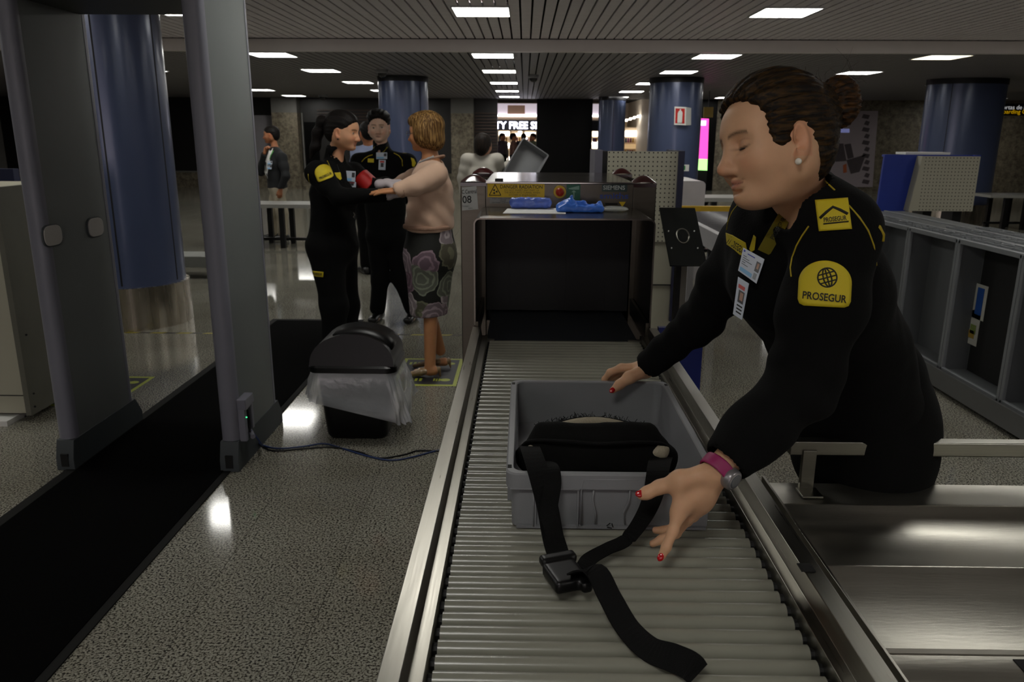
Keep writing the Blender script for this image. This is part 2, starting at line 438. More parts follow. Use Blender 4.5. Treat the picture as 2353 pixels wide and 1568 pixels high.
# --- lights
M_lamp = mat('lamp_diffuser', 'ffffff', .5, emit='fcfaf3', estr=LAMP)
M_lampdim = mat('lamp_diffuser_dim', 'ffffff', .5, emit='fff3d2', estr=LAMP*.25)
M_frame = mat('lamp_frame', 'c8c8c8', .4)
dm = G().box(-.275, .275, -.3, .3, -.012, .02).mesh('diffuser'); dm.materials.append(M_lamp)
dm2 = dm.copy(); dm2.materials.clear(); dm2.materials.append(M_lampdim)
fm = G()
for a in ((-.29, -.275, -.315, .315), (.275, .29, -.315, .315), (-.275, .275, -.315, -.3), (-.275, .275, .3, .315)): fm.box(a[0], a[1], a[2], a[3], -.016, .03)
fm = fm.mesh('frame'); fm.materials.append(M_frame)
rows = {-9.6: 'outermost left row', -6.55: 'row far left of the gate', -3.5: 'row left of the scanner', -.45: 'row straight above the scanner', 2.6: 'row just right of the scanner', 5.65: 'row behind the leaning officer', 8.7: 'row beside the far right column', 13.0: 'far right corner row'}
ordn = ['first', 'second', 'third', 'fourth', 'fifth', 'sixth']
for X in rows:
    for k, Yl in enumerate([8.5, 4.1, -.3, -4.7, 11.38, 14.1, 17.15, 20.2, 23.1]):
        if X == 13.0 and Yl != 23.1: continue
        if X == 8.7 and Yl in (14.1, 20.2, 23.1): continue
        if X == -9.6 and Yl > 8: continue
        if Yl < -1 and X in (-.45, 2.6): continue
        near = Yl < YB
        if near: lb = 'white ceiling light, %s, %s before the beam' % (rows[X], ordn[k])
        else: lb = 'white ceiling light, %s, %s beyond the beam' % (rows[X], ordn[k-4])
        t = thing('ceiling_light', lb, 'ceiling light', (X, Yl, (HN if near else HF)), 'square ceiling light panels')
        d = bpy.data.objects.new('diffuser', dm2 if (X == 5.65 and Yl == 11.38) else dm); COL.objects.link(d); d.parent = t
        f = bpy.data.objects.new('frame', fm); COL.objects.link(f); f.parent = t
# --- ceiling cameras (dark domes) and small spots
for k, (px, py, r, lb) in enumerate([(878, 160, .1, 'small pale dome camera above the blue column by the guards'), (1226, 172, .1, 'dark dome camera on the ceiling above the scanner'), (742, 218, .13, 'dark dome camera on the far ceiling left of the guards'), (1256, 240, .1, 'tiny dome camera on the ceiling before the black glass wall')]):
    p = pz(px, py, HF); t = thing('dome_camera', lb, 'camera', p, 'ceiling dome cameras')
    G().lathe([(0, -.06), (r*.9, -.06), (r, -.03), (r, 0)], p, 20).build('housing', mat('housing_grey', '77777a', .5), t, smooth=True)
    G().lathe([(0, -.06-r*.7), (r*.4, -.06-r*.62), (r*.66, -.06-r*.35), (r*.75, -.06)], p, 20).build('dome', mat('dome_black', '121214', .1), t, smooth=True)

# --- walls
def stone():
    m = mat('wall_stone', '6e6554', .55)
    N, L, b = nodes(m); geo = N.new('ShaderNodeNewGeometry')
    n1 = N.new('ShaderNodeTexNoise'); n1.inputs['Scale'].default_value = 9; n1.inputs['Detail'].default_value = 5; n1.inputs['Roughness'].default_value = .75
    L.new(geo.outputs['Position'], n1.inputs['Vector'])
    r = N.new('ShaderNodeValToRGB'); e = r.color_ramp.elements
    e[0].position = .36; e[0].color = lin('4c4436')+(1,); e[1].position = .68; e[1].color = lin('8a816e')+(1,)
    L.new(n1.outputs['Fac'], r.inputs[0]); L.new(r.outputs[0], b.inputs['Base Color']); return m
M_stone = stone(); M_black = mat('black_glass', '040404', .35, var=.05, spec=.12); M_brown = mat('shutter_brown', '3a2a22', .5); M_wallgrey = mat('wall_grey', '6b6a66', .6)
def wx(px, Y=YW): return pY(px, 380, Y).x
def wz(py, Y=YW): return pY(1176, py, Y).z
x1, x2, x3, x4, x5 = wx(1143), wx(1232), wx(1358), wx(1490), wx(640)
W = thing('wall_far', kind='structure')
G().box(-16, x1, YW+.05, YW+.2, 0, HF+.2).build('wall_panel', mat('wall_dark', '1c1a19', .4), W)
G().box(x2, x3, YW, YW+.12, 0, HF+.2).build('black_glass_panel', M_black, W)
G().box(wx(1640), 18, YW, YW+.2, 0, HF+.2).build('stone_panel', M_stone, W)
G().box(x4, wx(1640), YW, YW+.15, 0, HF+.2).build('black_glass_panel', M_black, W)
for a, b_ in ((640, 697), (1040, 1090)):
    G().box(wx(a), wx(b_), YW-.35, YW+.06, 0, wz(262)).build('stone_pier', M_stone, W)
    G().box(wx(a), wx(b_), YW-.35, YW+.06, wz(262), HF).build('pier_head', M_wallgrey, W)
G().box(-16, wx(640), YW-.1, YW+.05, 0, wz(398)).build('stone_dado', M_stone, W)
G().box(wx(697), x1-.02, YW-.1, YW+.05, 0, wz(400)).build('stone_dado', M_stone, W)
G().box(-16, wx(640), YW-.12, YW+.05, wz(400), wz(397)).build('sill', M_wallgrey, W)
G().box(wx(590), wx(637), YW-.03, YW+.05, wz(398), wz(268)).build('pale_poster', mat('poster_grey', '8b878c', .6), W)
# brown slatted shutters as single slats
sl = G().box(0, 1, -.02, .02, 0, .045).mesh('shutter_slat'); sl.materials.append(M_brown)
def shutter(xa, xb, za, zb):
    n = int((zb-za)/.09)
    for k in range(n):
        o = share('shutter_slat', sl, W, (xa, YW, za+k*.09)); o.scale = (xb-xa, 1, 1)
shutter(wx(570), wx(590), wz(396), wz(255)); shutter(wx(1091), wx(1142), wz(396), wz(250)); shutter(wx(735), wx(870), wz(300), wz(250))
for k, (a, b_, c, d) in enumerate(((705, 735, 283, 400), (700, 703, 262, 400))):
    G().box(wx(a), wx(b_), YW-.04, YW+.05, wz(d), wz(c)).build('window_frame', M_wallgrey if k else M_black, W)
# assumed glazing, unseen behind the camera: added to light the near ceiling and beam
WB = thing('added_glazing', kind='structure')
G().box(-4.2, 2.6, -9.98, -9.95, .5, 2.2).build('pane', mat('added_glow_pane', 'ffffff', .3, emit='fff0f2', estr=BACKGLOW), WB)
for k in range(6):
    x = -4.2+6.8*k/5; G().box(x-.04, x+.04, -10, -9.9, .4, 2.3).build('mullion', M_wallgrey, WB)
for z in (.4, 2.2): G().box(-4.24, 2.64, -10, -9.9, z, z+.1).build('transom', M_wallgrey, WB)
for side, a in (('left', (-16.2, -16, -10, 32)), ('right', (18, 18.2, -10, 32)), ('back', (-16, 18, -10.2, -10))):
    tag(G().box(a[0], a[1], a[2], a[3], 0, 3.0).build('wall_'+side, mat('hall_wall', '8d8a84', .6)), kind='structure')
# --- duty free shop behind the opening
S = thing('duty_free_shop', 'brightly lit duty free shop behind the opening in the far wall', 'shop', (wx(1187), 27, 0))
G().box(wx(1090), wx(1500), 31, 31.2, 0, 3.2).build('back_wall', mat('shop_wall', 'e6ddd0', .6), S)
G().box(wx(1080), wx(1090), YW+.3, 31, 0, 3.2).build('side_wall', mat('shop_wall', 'e6ddd0', .6), S)
G().box(wx(1500), wx(1520), YW+.3, 31, 0, 3.2).build('side_wall', mat('shop_wall', 'e6ddd0', .6), S)
YS = 25.4
def sx(p): return pY(p, 380, YS).x
def sz(p): return pY(1176, p, YS).z
G().box(sx(1100), sx(1420), YS, YS+.15, sz(300), sz(276)).build('sign_fascia', mat('fascia_black', '101018', .4), S)
c = pY(1189.5, 289, YS-.01)
text('DUTY FREE SHOP', c, (1, 0, 0), (0, 0, 1), .30, mat('sign_letters', 'ffffff', .5, emit='e8e8ff', estr=9), S, 'sign_letters', bold=.02, ext=.02, width=2.25)
G().box(sx(1100), sx(1420), YS+.02, YS+.14, sz(276), sz(266)).build('beige_band', mat('band_beige', '8f7a68', .5), S)
G().box(sx(1100), sx(1420), YS-.03, YS+.02, sz(268), sz(264)).build('light_strip', mat('strip_light', 'ffffff', .5, emit='ffffff', estr=6), S)
G().box(sx(1100), sx(1420), YS+.02, YS+.14, sz(264), sz(238)).build('upper_advert', mat('advert_pink', 'd9c9d6', .5, emit='e9dbe6', estr=.55), S)
G().box(sx(1166), sx(1205), YS, YS+.03, sz(262), sz(242)).build('advert_picture', mat('advert_brown', '8a6a58', .5, emit='8a6a58', estr=.4), S)
M_shelfl = mat('shelf_light', 'ffffff', .5, emit='fff4e4', estr=5); M_shelf = mat('shop_shelf', 'c9b79f', .5)
rs = random.Random(3)
for k, (pxa, pxb) in enumerate(((1145, 1172), (1174, 1202), (1204, 1231), (1358, 1374), (1432, 1460), (1462, 1488))):
    u = thing('shop_shelf_unit', None, None, (0, 0, 0)); u.parent = S; u.matrix_parent_inverse = Matrix.Translation(-S.location)
    Yk = 28.5+.4*(k % 2); xa, xb = pY(pxa, 380, Yk).x, pY(pxb, 380, Yk).x
    G().box(xa, xb, Yk, Yk+.4, 0, 1.9).build('cabinet', M_shelf, u)
    for q in range(3):
        z = .75+q*.42
        G().box(xa+.02, xb-.02, Yk-.06, Yk, z, z+rs.uniform(.08, .26)).build('shelf_light_panel', M_shelfl if (k < 4 or q == 2) else mat('warm_panel', 'c9a97c', .5, emit='c9a97c', estr=.7), u)
        for n in range(4):
            xx = xa+.05+(xb-xa-.1)*n/4
            G().cyl((xx, Yk-.1, z-.2), (xx, Yk-.1, z-.05), .03, 8).build('bottle', mat('bottle_%d' % ((n+q) % 4), ['6a2a3a', 'b08a3a', '334a6a', '8a3a78'][(n+q) % 4], .3), u)
for k, (px, py, Yk) in enumerate(((1195, 303, 27.2), (1215, 307, 27.4), (1180, 312, 27.8), (1165, 306, 27), (1208, 318, 28), (1366, 312, 27.5), (1364, 330, 28))):
    p = pY(px, py, Yk); G().lathe([(0, -.03), (.06, -.03), (.07, .02), (.0, .03)], p, 10).build('spot_lamp', M_shelfl, S, smooth=True)
for k in range(6):
    p = pY(1435+k*9, 278-k*3, 28-.1*k); G().box(p.x-.09, p.x+.09, p.y-.1, p.y+.1, p.z-.02, p.z+.02).build('ceiling_spot', mat('warm_spot', 'fff', .5) if 0 else M_shelfl, S)
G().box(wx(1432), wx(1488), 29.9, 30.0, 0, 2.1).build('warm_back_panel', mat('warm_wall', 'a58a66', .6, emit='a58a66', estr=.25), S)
# hall ceiling continues into the shop (structure already)

# --- columns
M_col = mat('column_blue', '4d5776', .28, .2, .08, 2, coat=.3); M_ring = mat('ring_steel', 'bdb5a6', .26, 1., .12, 2, stretch=(12, 12, .3))
M_seam = mat('seam_black', '08080c', .6); M_cap = mat('column_head', '141418', .5)
def column(c, rx, ry, h, label, seams, rb=.03, name='column', ringh=.36):
    t = thing(name, label, 'column', (c[0], c[1], 0), 'blue round columns')
    G().lathe([(1, ringh-.02), (1, h-.1)], (c[0], c[1], 0), 64, rx, ry).build('shaft', M_col, t, smooth=True)
    G().lathe([(1+rb/rx, 0), (1+rb/rx, ringh), (.98, ringh)], (c[0], c[1], 0), 64, rx, ry).build('base_ring', M_ring, t, auto=.6)
    G().lathe([(1.02, h-.1), (1.02, h)], (c[0], c[1], 0), 48, rx, ry).build('head_ring', M_cap, t, smooth=True)
    for a in seams:
        a = math.radians(a); p = Vector((c[0]+rx*math.cos(a), c[1]+ry*math.sin(a), 0)); w_ = Vector((-math.sin(a), math.cos(a), 0))*.006; n = Vector((math.cos(a), math.sin(a), 0))*.002
        G().obox(p+Vector((0, 0, (h+ringh)/2-.03)), w_, n, (0, 0, (h-ringh)/2-.05)).build('panel_seam', M_seam, t)
    return t
column((-3.42, 6.72), .43, .43, HN, 'large blue column with steel base ring behind the metal detector gate', [-75, -10, 160])
column((-2.33, 15.6), .47, .47, HF, 'blue column rising behind the two guards and the blonde woman', [-40])
c3 = column((2.87, 15.7), .5, .5, HF, 'blue column carrying the red fire extinguisher sign', [-30])
column((8.35, 15.7), .72, .5, HF, 'wide dark blue column at far right behind the blue wing cabinet', [-130])
column((wx(1402, 23.2), 23.2), .38, .38, HF, 'distant dark blue column beside the lit shop opening', [-90])
# ================================================================== OBJECTS
M_steel = mat('brushed_steel', '8f8c84', .3, 1., .12, 6, stretch=(40, 1, 40))
M_steelx = mat('brushed_steel_x', '8a887f', .3, 1., .14, 6, stretch=(1, 30, 30))
M_steeld = mat('scanner_steel', '56524a', .34, 1., .1, 5, stretch=(2, 2, 30))
M_rubber = mat('black_rubber', '0c0c0d', .6); M_blackpl = mat('black_plastic', '060607', .38, spec=.35)
M_blk = mat('matt_black', '050505', .8)
M_white = mat('white_paper', 'd8d8d4', .6, var=.03); M_ink = mat('black_ink', '0a0a0a', .6); M_yel = mat('sign_yellow', 'd8b400', .5, var=.05)
M_red = mat('signal_red', '8c0d0a', .4); M_gray = mat('tray_grey', '7f8083', .42, 0, .06, 12, bump=.05, bscale=300)
# ---------------- roller conveyor
RZ = .83; RR = .0155; PITCHR = .0374
cv = thing('roller_conveyor', 'long grey roller conveyor with steel side rails running out of the scanner', 'conveyor', (.16, 1.9, 0))
M_roll = mat('roller_grey', '87867a', .26, 0, .1, 9, spec=.6)
rm = G().cyl((-.29, 0, 0), (.29, 0, 0), RR, 20).mesh('roller', True)
rm.materials.append(M_roll)
bmx = bmesh.new(); bmx.from_mesh(rm)
for e in bmx.edges:
    if len(e.link_faces) == 2 and e.calc_face_angle(0) > .6: e.smooth = False
bmx.to_mesh(rm); bmx.free()
am = G().cyl((-.318, 0, 0), (.318, 0, 0), .011, 10).mesh('axle'); am.materials.append(M_rubber)
ny = int((2.945-.62)/PITCHR)
for i in range(ny):
    o = share('roller', rm, cv, (.16, 2.94-i*PITCHR, RZ-RR))
    a = bpy.data.objects.new('axle', am); COL.objects.link(a); a.parent = o
def rail(s, xo):
    # s=-1 left, +1 right ; profile in X (outwards positive), Z
    prof = [(0, .80), (.0, .848), (.022, .848), (.026, .875), (.026, .882), (.058, .882), (.058, .79), (.05, .79), (.05, .872), (.034, .872), (.034, .84), (.008, .84), (.008, .80)]
    P = [Vector((xo+s*a, .6, z)) for a, z in prof]
    return G().prism(P, (0, 2.352, 0))
rail(-1, -.138).build('side_rail', M_steel, cv, bevel=.0015)
rail(1, .458).build('side_rail', M_steel, cv, bevel=.0015)
G().box(-.15, -.139, .6, 3.0, .74, .838).build('bearing_strip', M_rubber, cv)
G().box(.459, .47, .6, 3.0, .74, .838).build('bearing_strip', M_rubber, cv)
for x in (-.17, .49):
    for y in (.8, 2.5):
        G().box(x-.02, x+.02, y-.02, y+.02, 0, .8).build('leg', M_steel, cv)
G().box(.478, .502, 1.20, 1.225, .8825, .8845).build('rail_joint', M_blk, cv)
for y in (.8, 2.5): G().box(-.17, .49, y-.015, y+.015, .2, .23).build('cross_bar', M_steel, cv)

# ---------------- x-ray scanner
xs = thing('xray_scanner', 'stainless steel baggage scanner with black tunnel and dark red corner lamps', 'scanner', (.15, 3.9, 0))
YF, YK = 3.435, 4.28
M_capd = mat('lamp_red', '2c0607', .18, coat=.5)
for x0, x1_ in ((-.277, -.167), (.467, .567)):
    for y0, y1_ in ((YF, YF+.11), (YK-.05, YK+.06)):
        G().box(x0, x1_, y0, y1_, 0, 1.39).build('corner_post', M_steeld, xs, bevel=.004)
        # pillow shaped warning lamp
        g = G(); n = 9; vs = []
        for j in range(n):
            for i in range(n):
                u, v = i/(n-1)*2-1, j/(n-1)*2-1
                h = .012+.034*math.cos(u*1.35)*math.cos(v*1.35)
                vs.append((x0+(u+1)/2*(x1_-x0), y0+(v+1)/2*(y1_-y0), 1.39+h))
        fs = [(j*n+i, j*n+i+1, (j+1)*n+i+1, (j+1)*n+i) for j in range(n-1) for i in range(n-1)]
        g.add(vs, fs)
        ring = [(x0, y0), (x1_, y0), (x1_, y1_), (x0, y1_)]
        g.build('warning_lamp', M_capd, xs, smooth=True)
        G().box(x0, x1_, y0, y1_, 1.388, 1.403).build('lamp_base', M_capd, xs)
G().box(-.167, .467, YF+.004, YF+.03, 1.29, 1.405).build('front_panel', M_steeld, xs)
G().box(-.17, .47, YF, YK+.05, 1.398, 1.408).build('top_cover', mat('top_steel', '8c8a86', .13, 1., .08, 4), xs, bevel=.003)
G().box(-.27, -.258, YF+.1, YK-.04, .1, 1.39).build('side_panel', M_steeld, xs)
G().box(.552, .563, YF+.1, YK-.04, .1, 1.39).build('side_panel', M_steeld, xs)
G().box(-.17, .47, YF+.02, YK, .12, .79).build('lower_body', M_steeld, xs)
G().box(-.167, .467, YK, YK+.03, .12, .82).build('rear_panel', M_steeld, xs)
G().box(-.167, .467, YK, YK+.03, 1.27, 1.40).build('rear_panel', M_steeld, xs)
# tunnel lining and lead curtain
G().box(-.19, -.167, YF+.01, YK, .82, 1.30).build('tunnel_wall', M_blk, xs); G().box(.467, .49, YF+.01, YK, .82, 1.30).build('tunnel_wall', M_blk, xs)
G().box(-.19, .49, YF+.01, YK, 1.283, 1.295).build('tunnel_roof', M_blk, xs)
nS = 7; wS = .62/nS
for row, yy in enumerate((YF+.03, YK-.04)):
    for i in range(nS):
        x = -.16+i*wS
        y = yy+(.006 if i % 2 else 0)
        G().box(x-.006, x+wS+.006, y, y+.004, .836, 1.285).build('curtain_strip', M_rubber, xs)
# hood: bent sheet
g = G(); r = .025; prof = []
xl, xr, zt, zb = -.192, .494, 1.30, .80
def arc(cx, cz, a0, a1, rr): return [(cx+rr*math.cos(math.radians(a0+(a1-a0)*k/6)), cz+rr*math.sin(math.radians(a0+(a1-a0)*k/6))) for k in range(7)]
outp = [(xl, zb)]+arc(xl+r, zt-r, 180, 90, r)+arc(xr-r, zt-r, 90, 0, r)+[(xr, zb)]
t_ = .006
inp = [(xr-t_, zb)]+arc(xr-r, zt-r, 0, 90, r-t_)+arc(xl+r, zt-r, 90, 180, r-t_)+[(xl+t_, zb)]
g.prism([Vector((a, 2.965, b)) for a, b in outp+inp], (0, YF-2.965, 0)); g.build('tunnel_hood', mat('hood_steel', '6c6760', .22, 1., .1, 5), xs, auto=.7)
G().box(-.145, .445, 2.955, YK, .812, .826).build('conveyor_belt', mat('belt_black', '2b2e33', .5, bump=.15, bscale=400), xs)
G().cyl((-.145, 2.955, .805), (.445, 2.955, .805), .02, 16).build('belt_nose', mat('belt_black', '15171a', .5), xs, smooth=True)
for xa, xb in ((-.166, -.112), (.405, .478)):
    G().box(xa, xb, 2.935, 2.95, .824, .836).build('end_bracket', M_steelx, xs)
for xa in (-.188, .474):
    G().box(xa, xa+.012, 2.96, YF, .83, .90).build('guide_plate', M_steeld, xs)
# markings on the front panel
YP = YF+.0035
def P(px, py, Y=YP): return pY(px, py, Y)
def plate(name, px0, py0, px1, py1, m, parent, Y=YP, t=.0012):
    a, b_ = P(px0, py0, Y), P(px1, py1, Y)
    return G().box(min(a.x, b_.x), max(a.x, b_.x), Y-t, Y, min(a.z, b_.z), max(a.z, b_.z)).build(name, m, parent)
plate('radiation_sticker', 1120, 422, 1251, 454, M_yel, xs)
def tx(s, px, py, size, m, w=None, bold=0., Y=YP-.0016, parent=xs, name='lettering', tilt=0):
    return text(s, P(px, py, Y), (math.cos(tilt), 0, math.sin(tilt)), (-math.sin(tilt), 0, math.cos(tilt)), size, m, parent, name, bold=bold, ext=.0003, width=w)
PM = (P(1300, 440)-P(1200, 440)).length/100      # metres per pixel on that plane
tx('DANGER RADIATION', 1198, 430, 9.2*PM*1.25, M_ink, 97*PM, .012)
M_inkbrown = mat('faded_ink', '6a5300', .6)
tx('DO NOT INSERT ANY PART OF', 1199, 437.5, 6*PM, M_inkbrown, 80*PM)
tx('THE BODY INTO TUNNEL WHEN', 1200, 443, 6*PM, M_inkbrown, 82*PM)
tx('SYSTEM IS ENERGIZED', 1201, 449, 6*PM, M_inkbrown, 64*PM)
# warning triangle with trefoil
def tri(cx, cy, hw, h, m, y, parent):
    a, b_, c_ = P(cx, cy-h/2, y), P(cx-hw, cy+h/2, y), P(cx+hw, cy+h/2, y)
    return a, b_, c_
a, b_, c_ = tri(1137.5, 436.5, 13.5, 25, None, YP-.0016, xs)
for p, q in ((a, b_), (b_, c_), (c_, a)): G().cyl(p, q, .0016, 6).build('warning_triangle', M_ink, xs)
cc = P(1137.5, 440.5, YP-.0016)
for k in range(3):
    a0 = math.radians(90+k*120-30+60); pts = [cc+Vector((math.cos(a0+s)*rr, 0, math.sin(a0+s)*rr))*PM for rr, s in ((1.5, -.5), (6, -.5), (6, 0), (6, .5), (1.5, .5))]
    G().prism(pts, (0, .0006, 0)).build('trefoil_blade', M_ink, xs)
plate('white_notice', 1125, 455, 1190, 468, mat('notice_grey', '8f8f8a', .6), xs)
for k in range(4):
    tx(['X-RAY INSPECTION SYSTEM', 'CAUTION', 'TUNNEL', 'KEEP HANDS CLEAR OF TUNNEL'][k], 1156, 457+k*3, 3.2*PM, M_ink, [50, 14, 14, 52][k]*PM)
eb = P(1286, 441)
G().cyl(eb, eb+Vector((0, -.012, 0)), 14.5*PM, 24).build('emergency_stop_ring', mat('estop_yellow', 'c9a800', .4), xs, smooth=False, bevel=.002)
G().lathe([(0, .03), (8*PM, .026), (9.5*PM, .018), (9.5*PM, .004), (6*PM, 0)], (0, 0, 0), 20).build('emergency_stop_button', mat('estop_red', '9a2310', .35), xs, smooth=True).matrix_basis = Matrix.Translation(eb+Vector((0, -.012, 0))) @ Matrix.Rotation(math.radians(90), 4, 'X')
plate('green_sticker', 1302, 424, 1333, 460, mat('sticker_green', '1d5a40', .5), xs)
M_pale = mat('pale_print', '7fa08c', .6)
hp = [P(x, y, YP-.0016) for x, y in ((1306, 433), (1331, 427), (1331, 436), (1316, 436), (1308, 435))]
G().prism(hp, (0, .0006, 0)).build('pictogram', M_pale, xs); 
G().prism([P(x, y, YP-.0016) for x, y in ((1313, 442), (1324, 442), (1320, 438), (1317, 438))], (0, .0006, 0)).build('pictogram', M_pale, xs)
G().prism([P(x, y, YP-.0016) for x, y in ((1317.5, 442), (1320, 442), (1320, 455), (1317.5, 455))], (0, .0006, 0)).build('pictogram', M_pale, xs)
plate('maker_plate', 1383, 423.5, 1441, 441, mat('plate_teal', '16322f', .35), xs)
tx('SIEMENS', 1411, 432, 10.5*PM*1.25, mat('plate_letters', 'aeb6b0', .5), 50*PM, .018)
tx('smiths', 1411, 451, 14*PM*1.3, mat('logo_blue', '173a86', .4), 66*PM, .02)
G().prism([P(x, y, YP-.0016) for x, y in ((1422, 464), (1438, 464), (1430, 476))], (0, .0006, 0)).build('yellow_triangle', M_yel, xs)
plate('dark_slot', 1391, 467, 1419, 471, M_blk, xs)
k0 = pz(1147, 415, 1.409); G().box(k0.x-.018, k0.x+.018, k0.y-.01, k0.y+.012, 1.408, 1.418).build('black_block', M_blackpl, xs)
# gate number sheet taped to the left post
YL = YF-.0008
pap = [P(x, y, YL) for x, y in ((1061.5, 431), (1095, 428), (1099, 481), (1062, 484))]
G().prism(pap, (0, .0006, 0)).build('number_sheet', mat('sheet_white', 'b9bcb8', .6, var=.03), xs)
tx('C.Central', 1078, 441, 9*PM*1.4, M_ink, 34*PM, .01, YL-.0004, tilt=.05)
tx('08', 1073, 459.5, 18*PM*1.3, M_ink, 21*PM, .012, YL-.0004, tilt=.05)
tx('Terminal 2', 1070, 474, 4.5*PM, M_ink, 16*PM, 0, YL-.0004); tx('vigilancia', 1081, 478.5, 3.5*PM, M_ink, 10*PM, 0, YL-.0004)

# ---------------- things lying on the hood
HT = 1.3005
a = [pz(x, y, HT) for x, y in ((1155, 491), (1300, 492), (1300, 479), (1166, 480))]
tag(G().prism([p+Vector((0, 0, .0002)) for p in a], (0, 0, .0012)).build('paper_sheet', M_white), 'white printed paper sheet lying on the scanner hood under blue film', 'paper')
bpy.data.objects['paper_sheet'].location = (0, 0, 0)
def crumple(nu, nv, f, name, m, thick=0):
    vs = [f(i/(nu-1), j/(nv-1)) for j in range(nv) for i in range(nu)]
    fs = [(j*nu+i, j*nu+i+1, (j+1)*nu+i+1, (j+1)*nu+i) for j in range(nv-1) for i in range(nu-1)]
    return G().add(vs, fs)
# blue packets on the hood
pk = thing('glove_packet', 'clear packet of folded blue shoe covers on the scanner hood', 'packet', pz(1219, 482, HT))
c = pz(1219, 480, HT)+Vector((0, 0, .0255))
s = SDF().rbox(c, (.088, .035, .021), None, .018, .01).noise(lambda P: .0050*np.abs(snoise(P, 95))+.002*snoise(P, 260, 1)-.001)
s.build('folded_covers', mat('cover_blue', '3a5fc4', .25, var=.35, scale=50, bump=.6, bscale=90), .004, pk)
s.copy(.0).build('film', mat('clear_film', 'dfe6f5', .06, alpha=.10, spec=.8, bump=.6, bscale=70), .004, pk).scale = (1, 1, 1)
bpy.data.objects['film'].modifiers.new('d', 'DISPLACE').strength = .003
bf = thing('blue_film', 'crumpled bright blue plastic film on the scanner hood', 'plastic film', pz(1330, 492, HT))
c = pz(1330, 488, HT)
s = SDF().rbox(c+Vector((.005, .02, .014)), (.095, .045, .014), None, .012, .02)
s.ell(c+Vector((-.045, .02, .02)), (.035, .04, .028)).cone(c+Vector((-.035, .015, .03)), c+Vector((-.028, .02, .062)), .018, .007, .012).cone(c+Vector((-.06, .015, .02)), c+Vector((.02, .03, .035)), .016, .01, .015)
s.cone(c+Vector((.05, .01, .02)), c+Vector((.088, .03, .036)), .012, .008, .012)
s.noise(lambda P: .0075*np.abs(snoise(P, 62))-.003+.0035*np.abs(snoise(P, 170, 2))); s.plane((0, 0, HT), (0, 0, -1))
s.build('sheet', mat('film_blue', '3d74d8', .3, var=.15, scale=30, bump=.5, bscale=120, trans=.0), .003, bf)
cb = thing('clear_bag', 'small clear plastic bag lying flat beside the blue film', 'plastic bag', pz(1418, 488, HT))
c = pz(1412, 486, HT)
s = SDF().ell(c+Vector((0, .01, .009)), (.06, .05, .011)).noise(lambda P: .0015*snoise(P, 90)).plane((0, 0, HT), (0, 0, -1))
s.build('film', mat('bag_clear', 'b9bcb6', .15, alpha=.55, bump=.5, bscale=60), .004, cb)

# ---------------- grey tray on the rollers
TRX0, TRX1, TRY0, TRY1, TRZ, TRH = -.032, .392, 1.432, 2.05, RZ+.001, .122
def euro_tray(name, label, L, Wd, Hh, loc, group=None, ribs=True):
    """open grey tray, built about its bottom centre; L along x, Wd along y"""
    t = thing(name, label, 'tray', loc, group)
    o_ = Vector(loc)
    def rr(hx, hy, z, r=.022, n=4):
        out = []
        for cx, cy, a0 in ((hx-r, hy-r, 0), (-hx+r, hy-r, 90), (-hx+r, -hy+r, 180), (hx-r, -hy+r, 270)):
            for k in range(n+1):
                a = math.radians(a0+90*k/n); out.append(o_+Vector((cx+r*math.cos(a), cy+r*math.sin(a), z)))
        return out
    hx, hy = L/2, Wd/2
    g = G(); ri = .014
    g.loft([rr(hx-.012, hy-.012, 0), rr(hx-.010, hy-.010, Hh*.72), rr(hx-.009, hy-.009, Hh*.72), rr(hx, hy, Hh*.735), rr(hx, hy, Hh-.003), rr(hx-.003, hy-.003, Hh), rr(hx-ri, hy-ri, Hh), rr(hx-ri-.002, hy-ri-.002, Hh-.003), rr(hx-ri-.008, hy-ri-.008, .006)])
    g.build('shell', M_gray, t, auto=.5)
    if ribs:
        for sgn in (-1, 1):
            y = o_.y+sgn*(hy-.011)
            for fx in (-.36, -.16, .16, .36, ):
                G().box(o_.x+fx*L-.0015, o_.x+fx*L+.0015, min(y, y+sgn*.01), max(y, y+sgn*.01), o_.z+.004, o_.z+Hh*.73).build('rib', M_gray, t)
            G().box(o_.x-hx*.9, o_.x+hx*.9, min(y, y+sgn*.008), max(y, y+sgn*.008), o_.z+.002, o_.z+.007).build('rib', M_gray, t)
            x = o_.x+sgn*(hx-.011)
            for fy in (-.3, -.1, .1, .3):
                G().box(min(x, x+sgn*.01), max(x, x+sgn*.01), o_.y+fy*Wd-.0015, o_.y+fy*Wd+.0015, o_.z+.004, o_.z+Hh*.73).build('rib', M_gray, t)
        for sx_ in (-1, 1):
            for sy_ in (-1, 1):
                for d in (.035, ):
                    p = o_+Vector((sx_*(hx-.007), sy_*(hy-d), Hh+.0002))
                    G().box(p.x-.004, p.x+.004, p.y-.008, p.y+.008, p.z-.001, p.z+.0004).build('slot', M_blk, t)
    return t
tr = euro_tray('grey_tray', 'grey plastic tray on the rollers holding the black pouch', TRX1-TRX0, TRY1-TRY0, TRH, ((TRX0+TRX1)/2, (TRY0+TRY1)/2, TRZ))
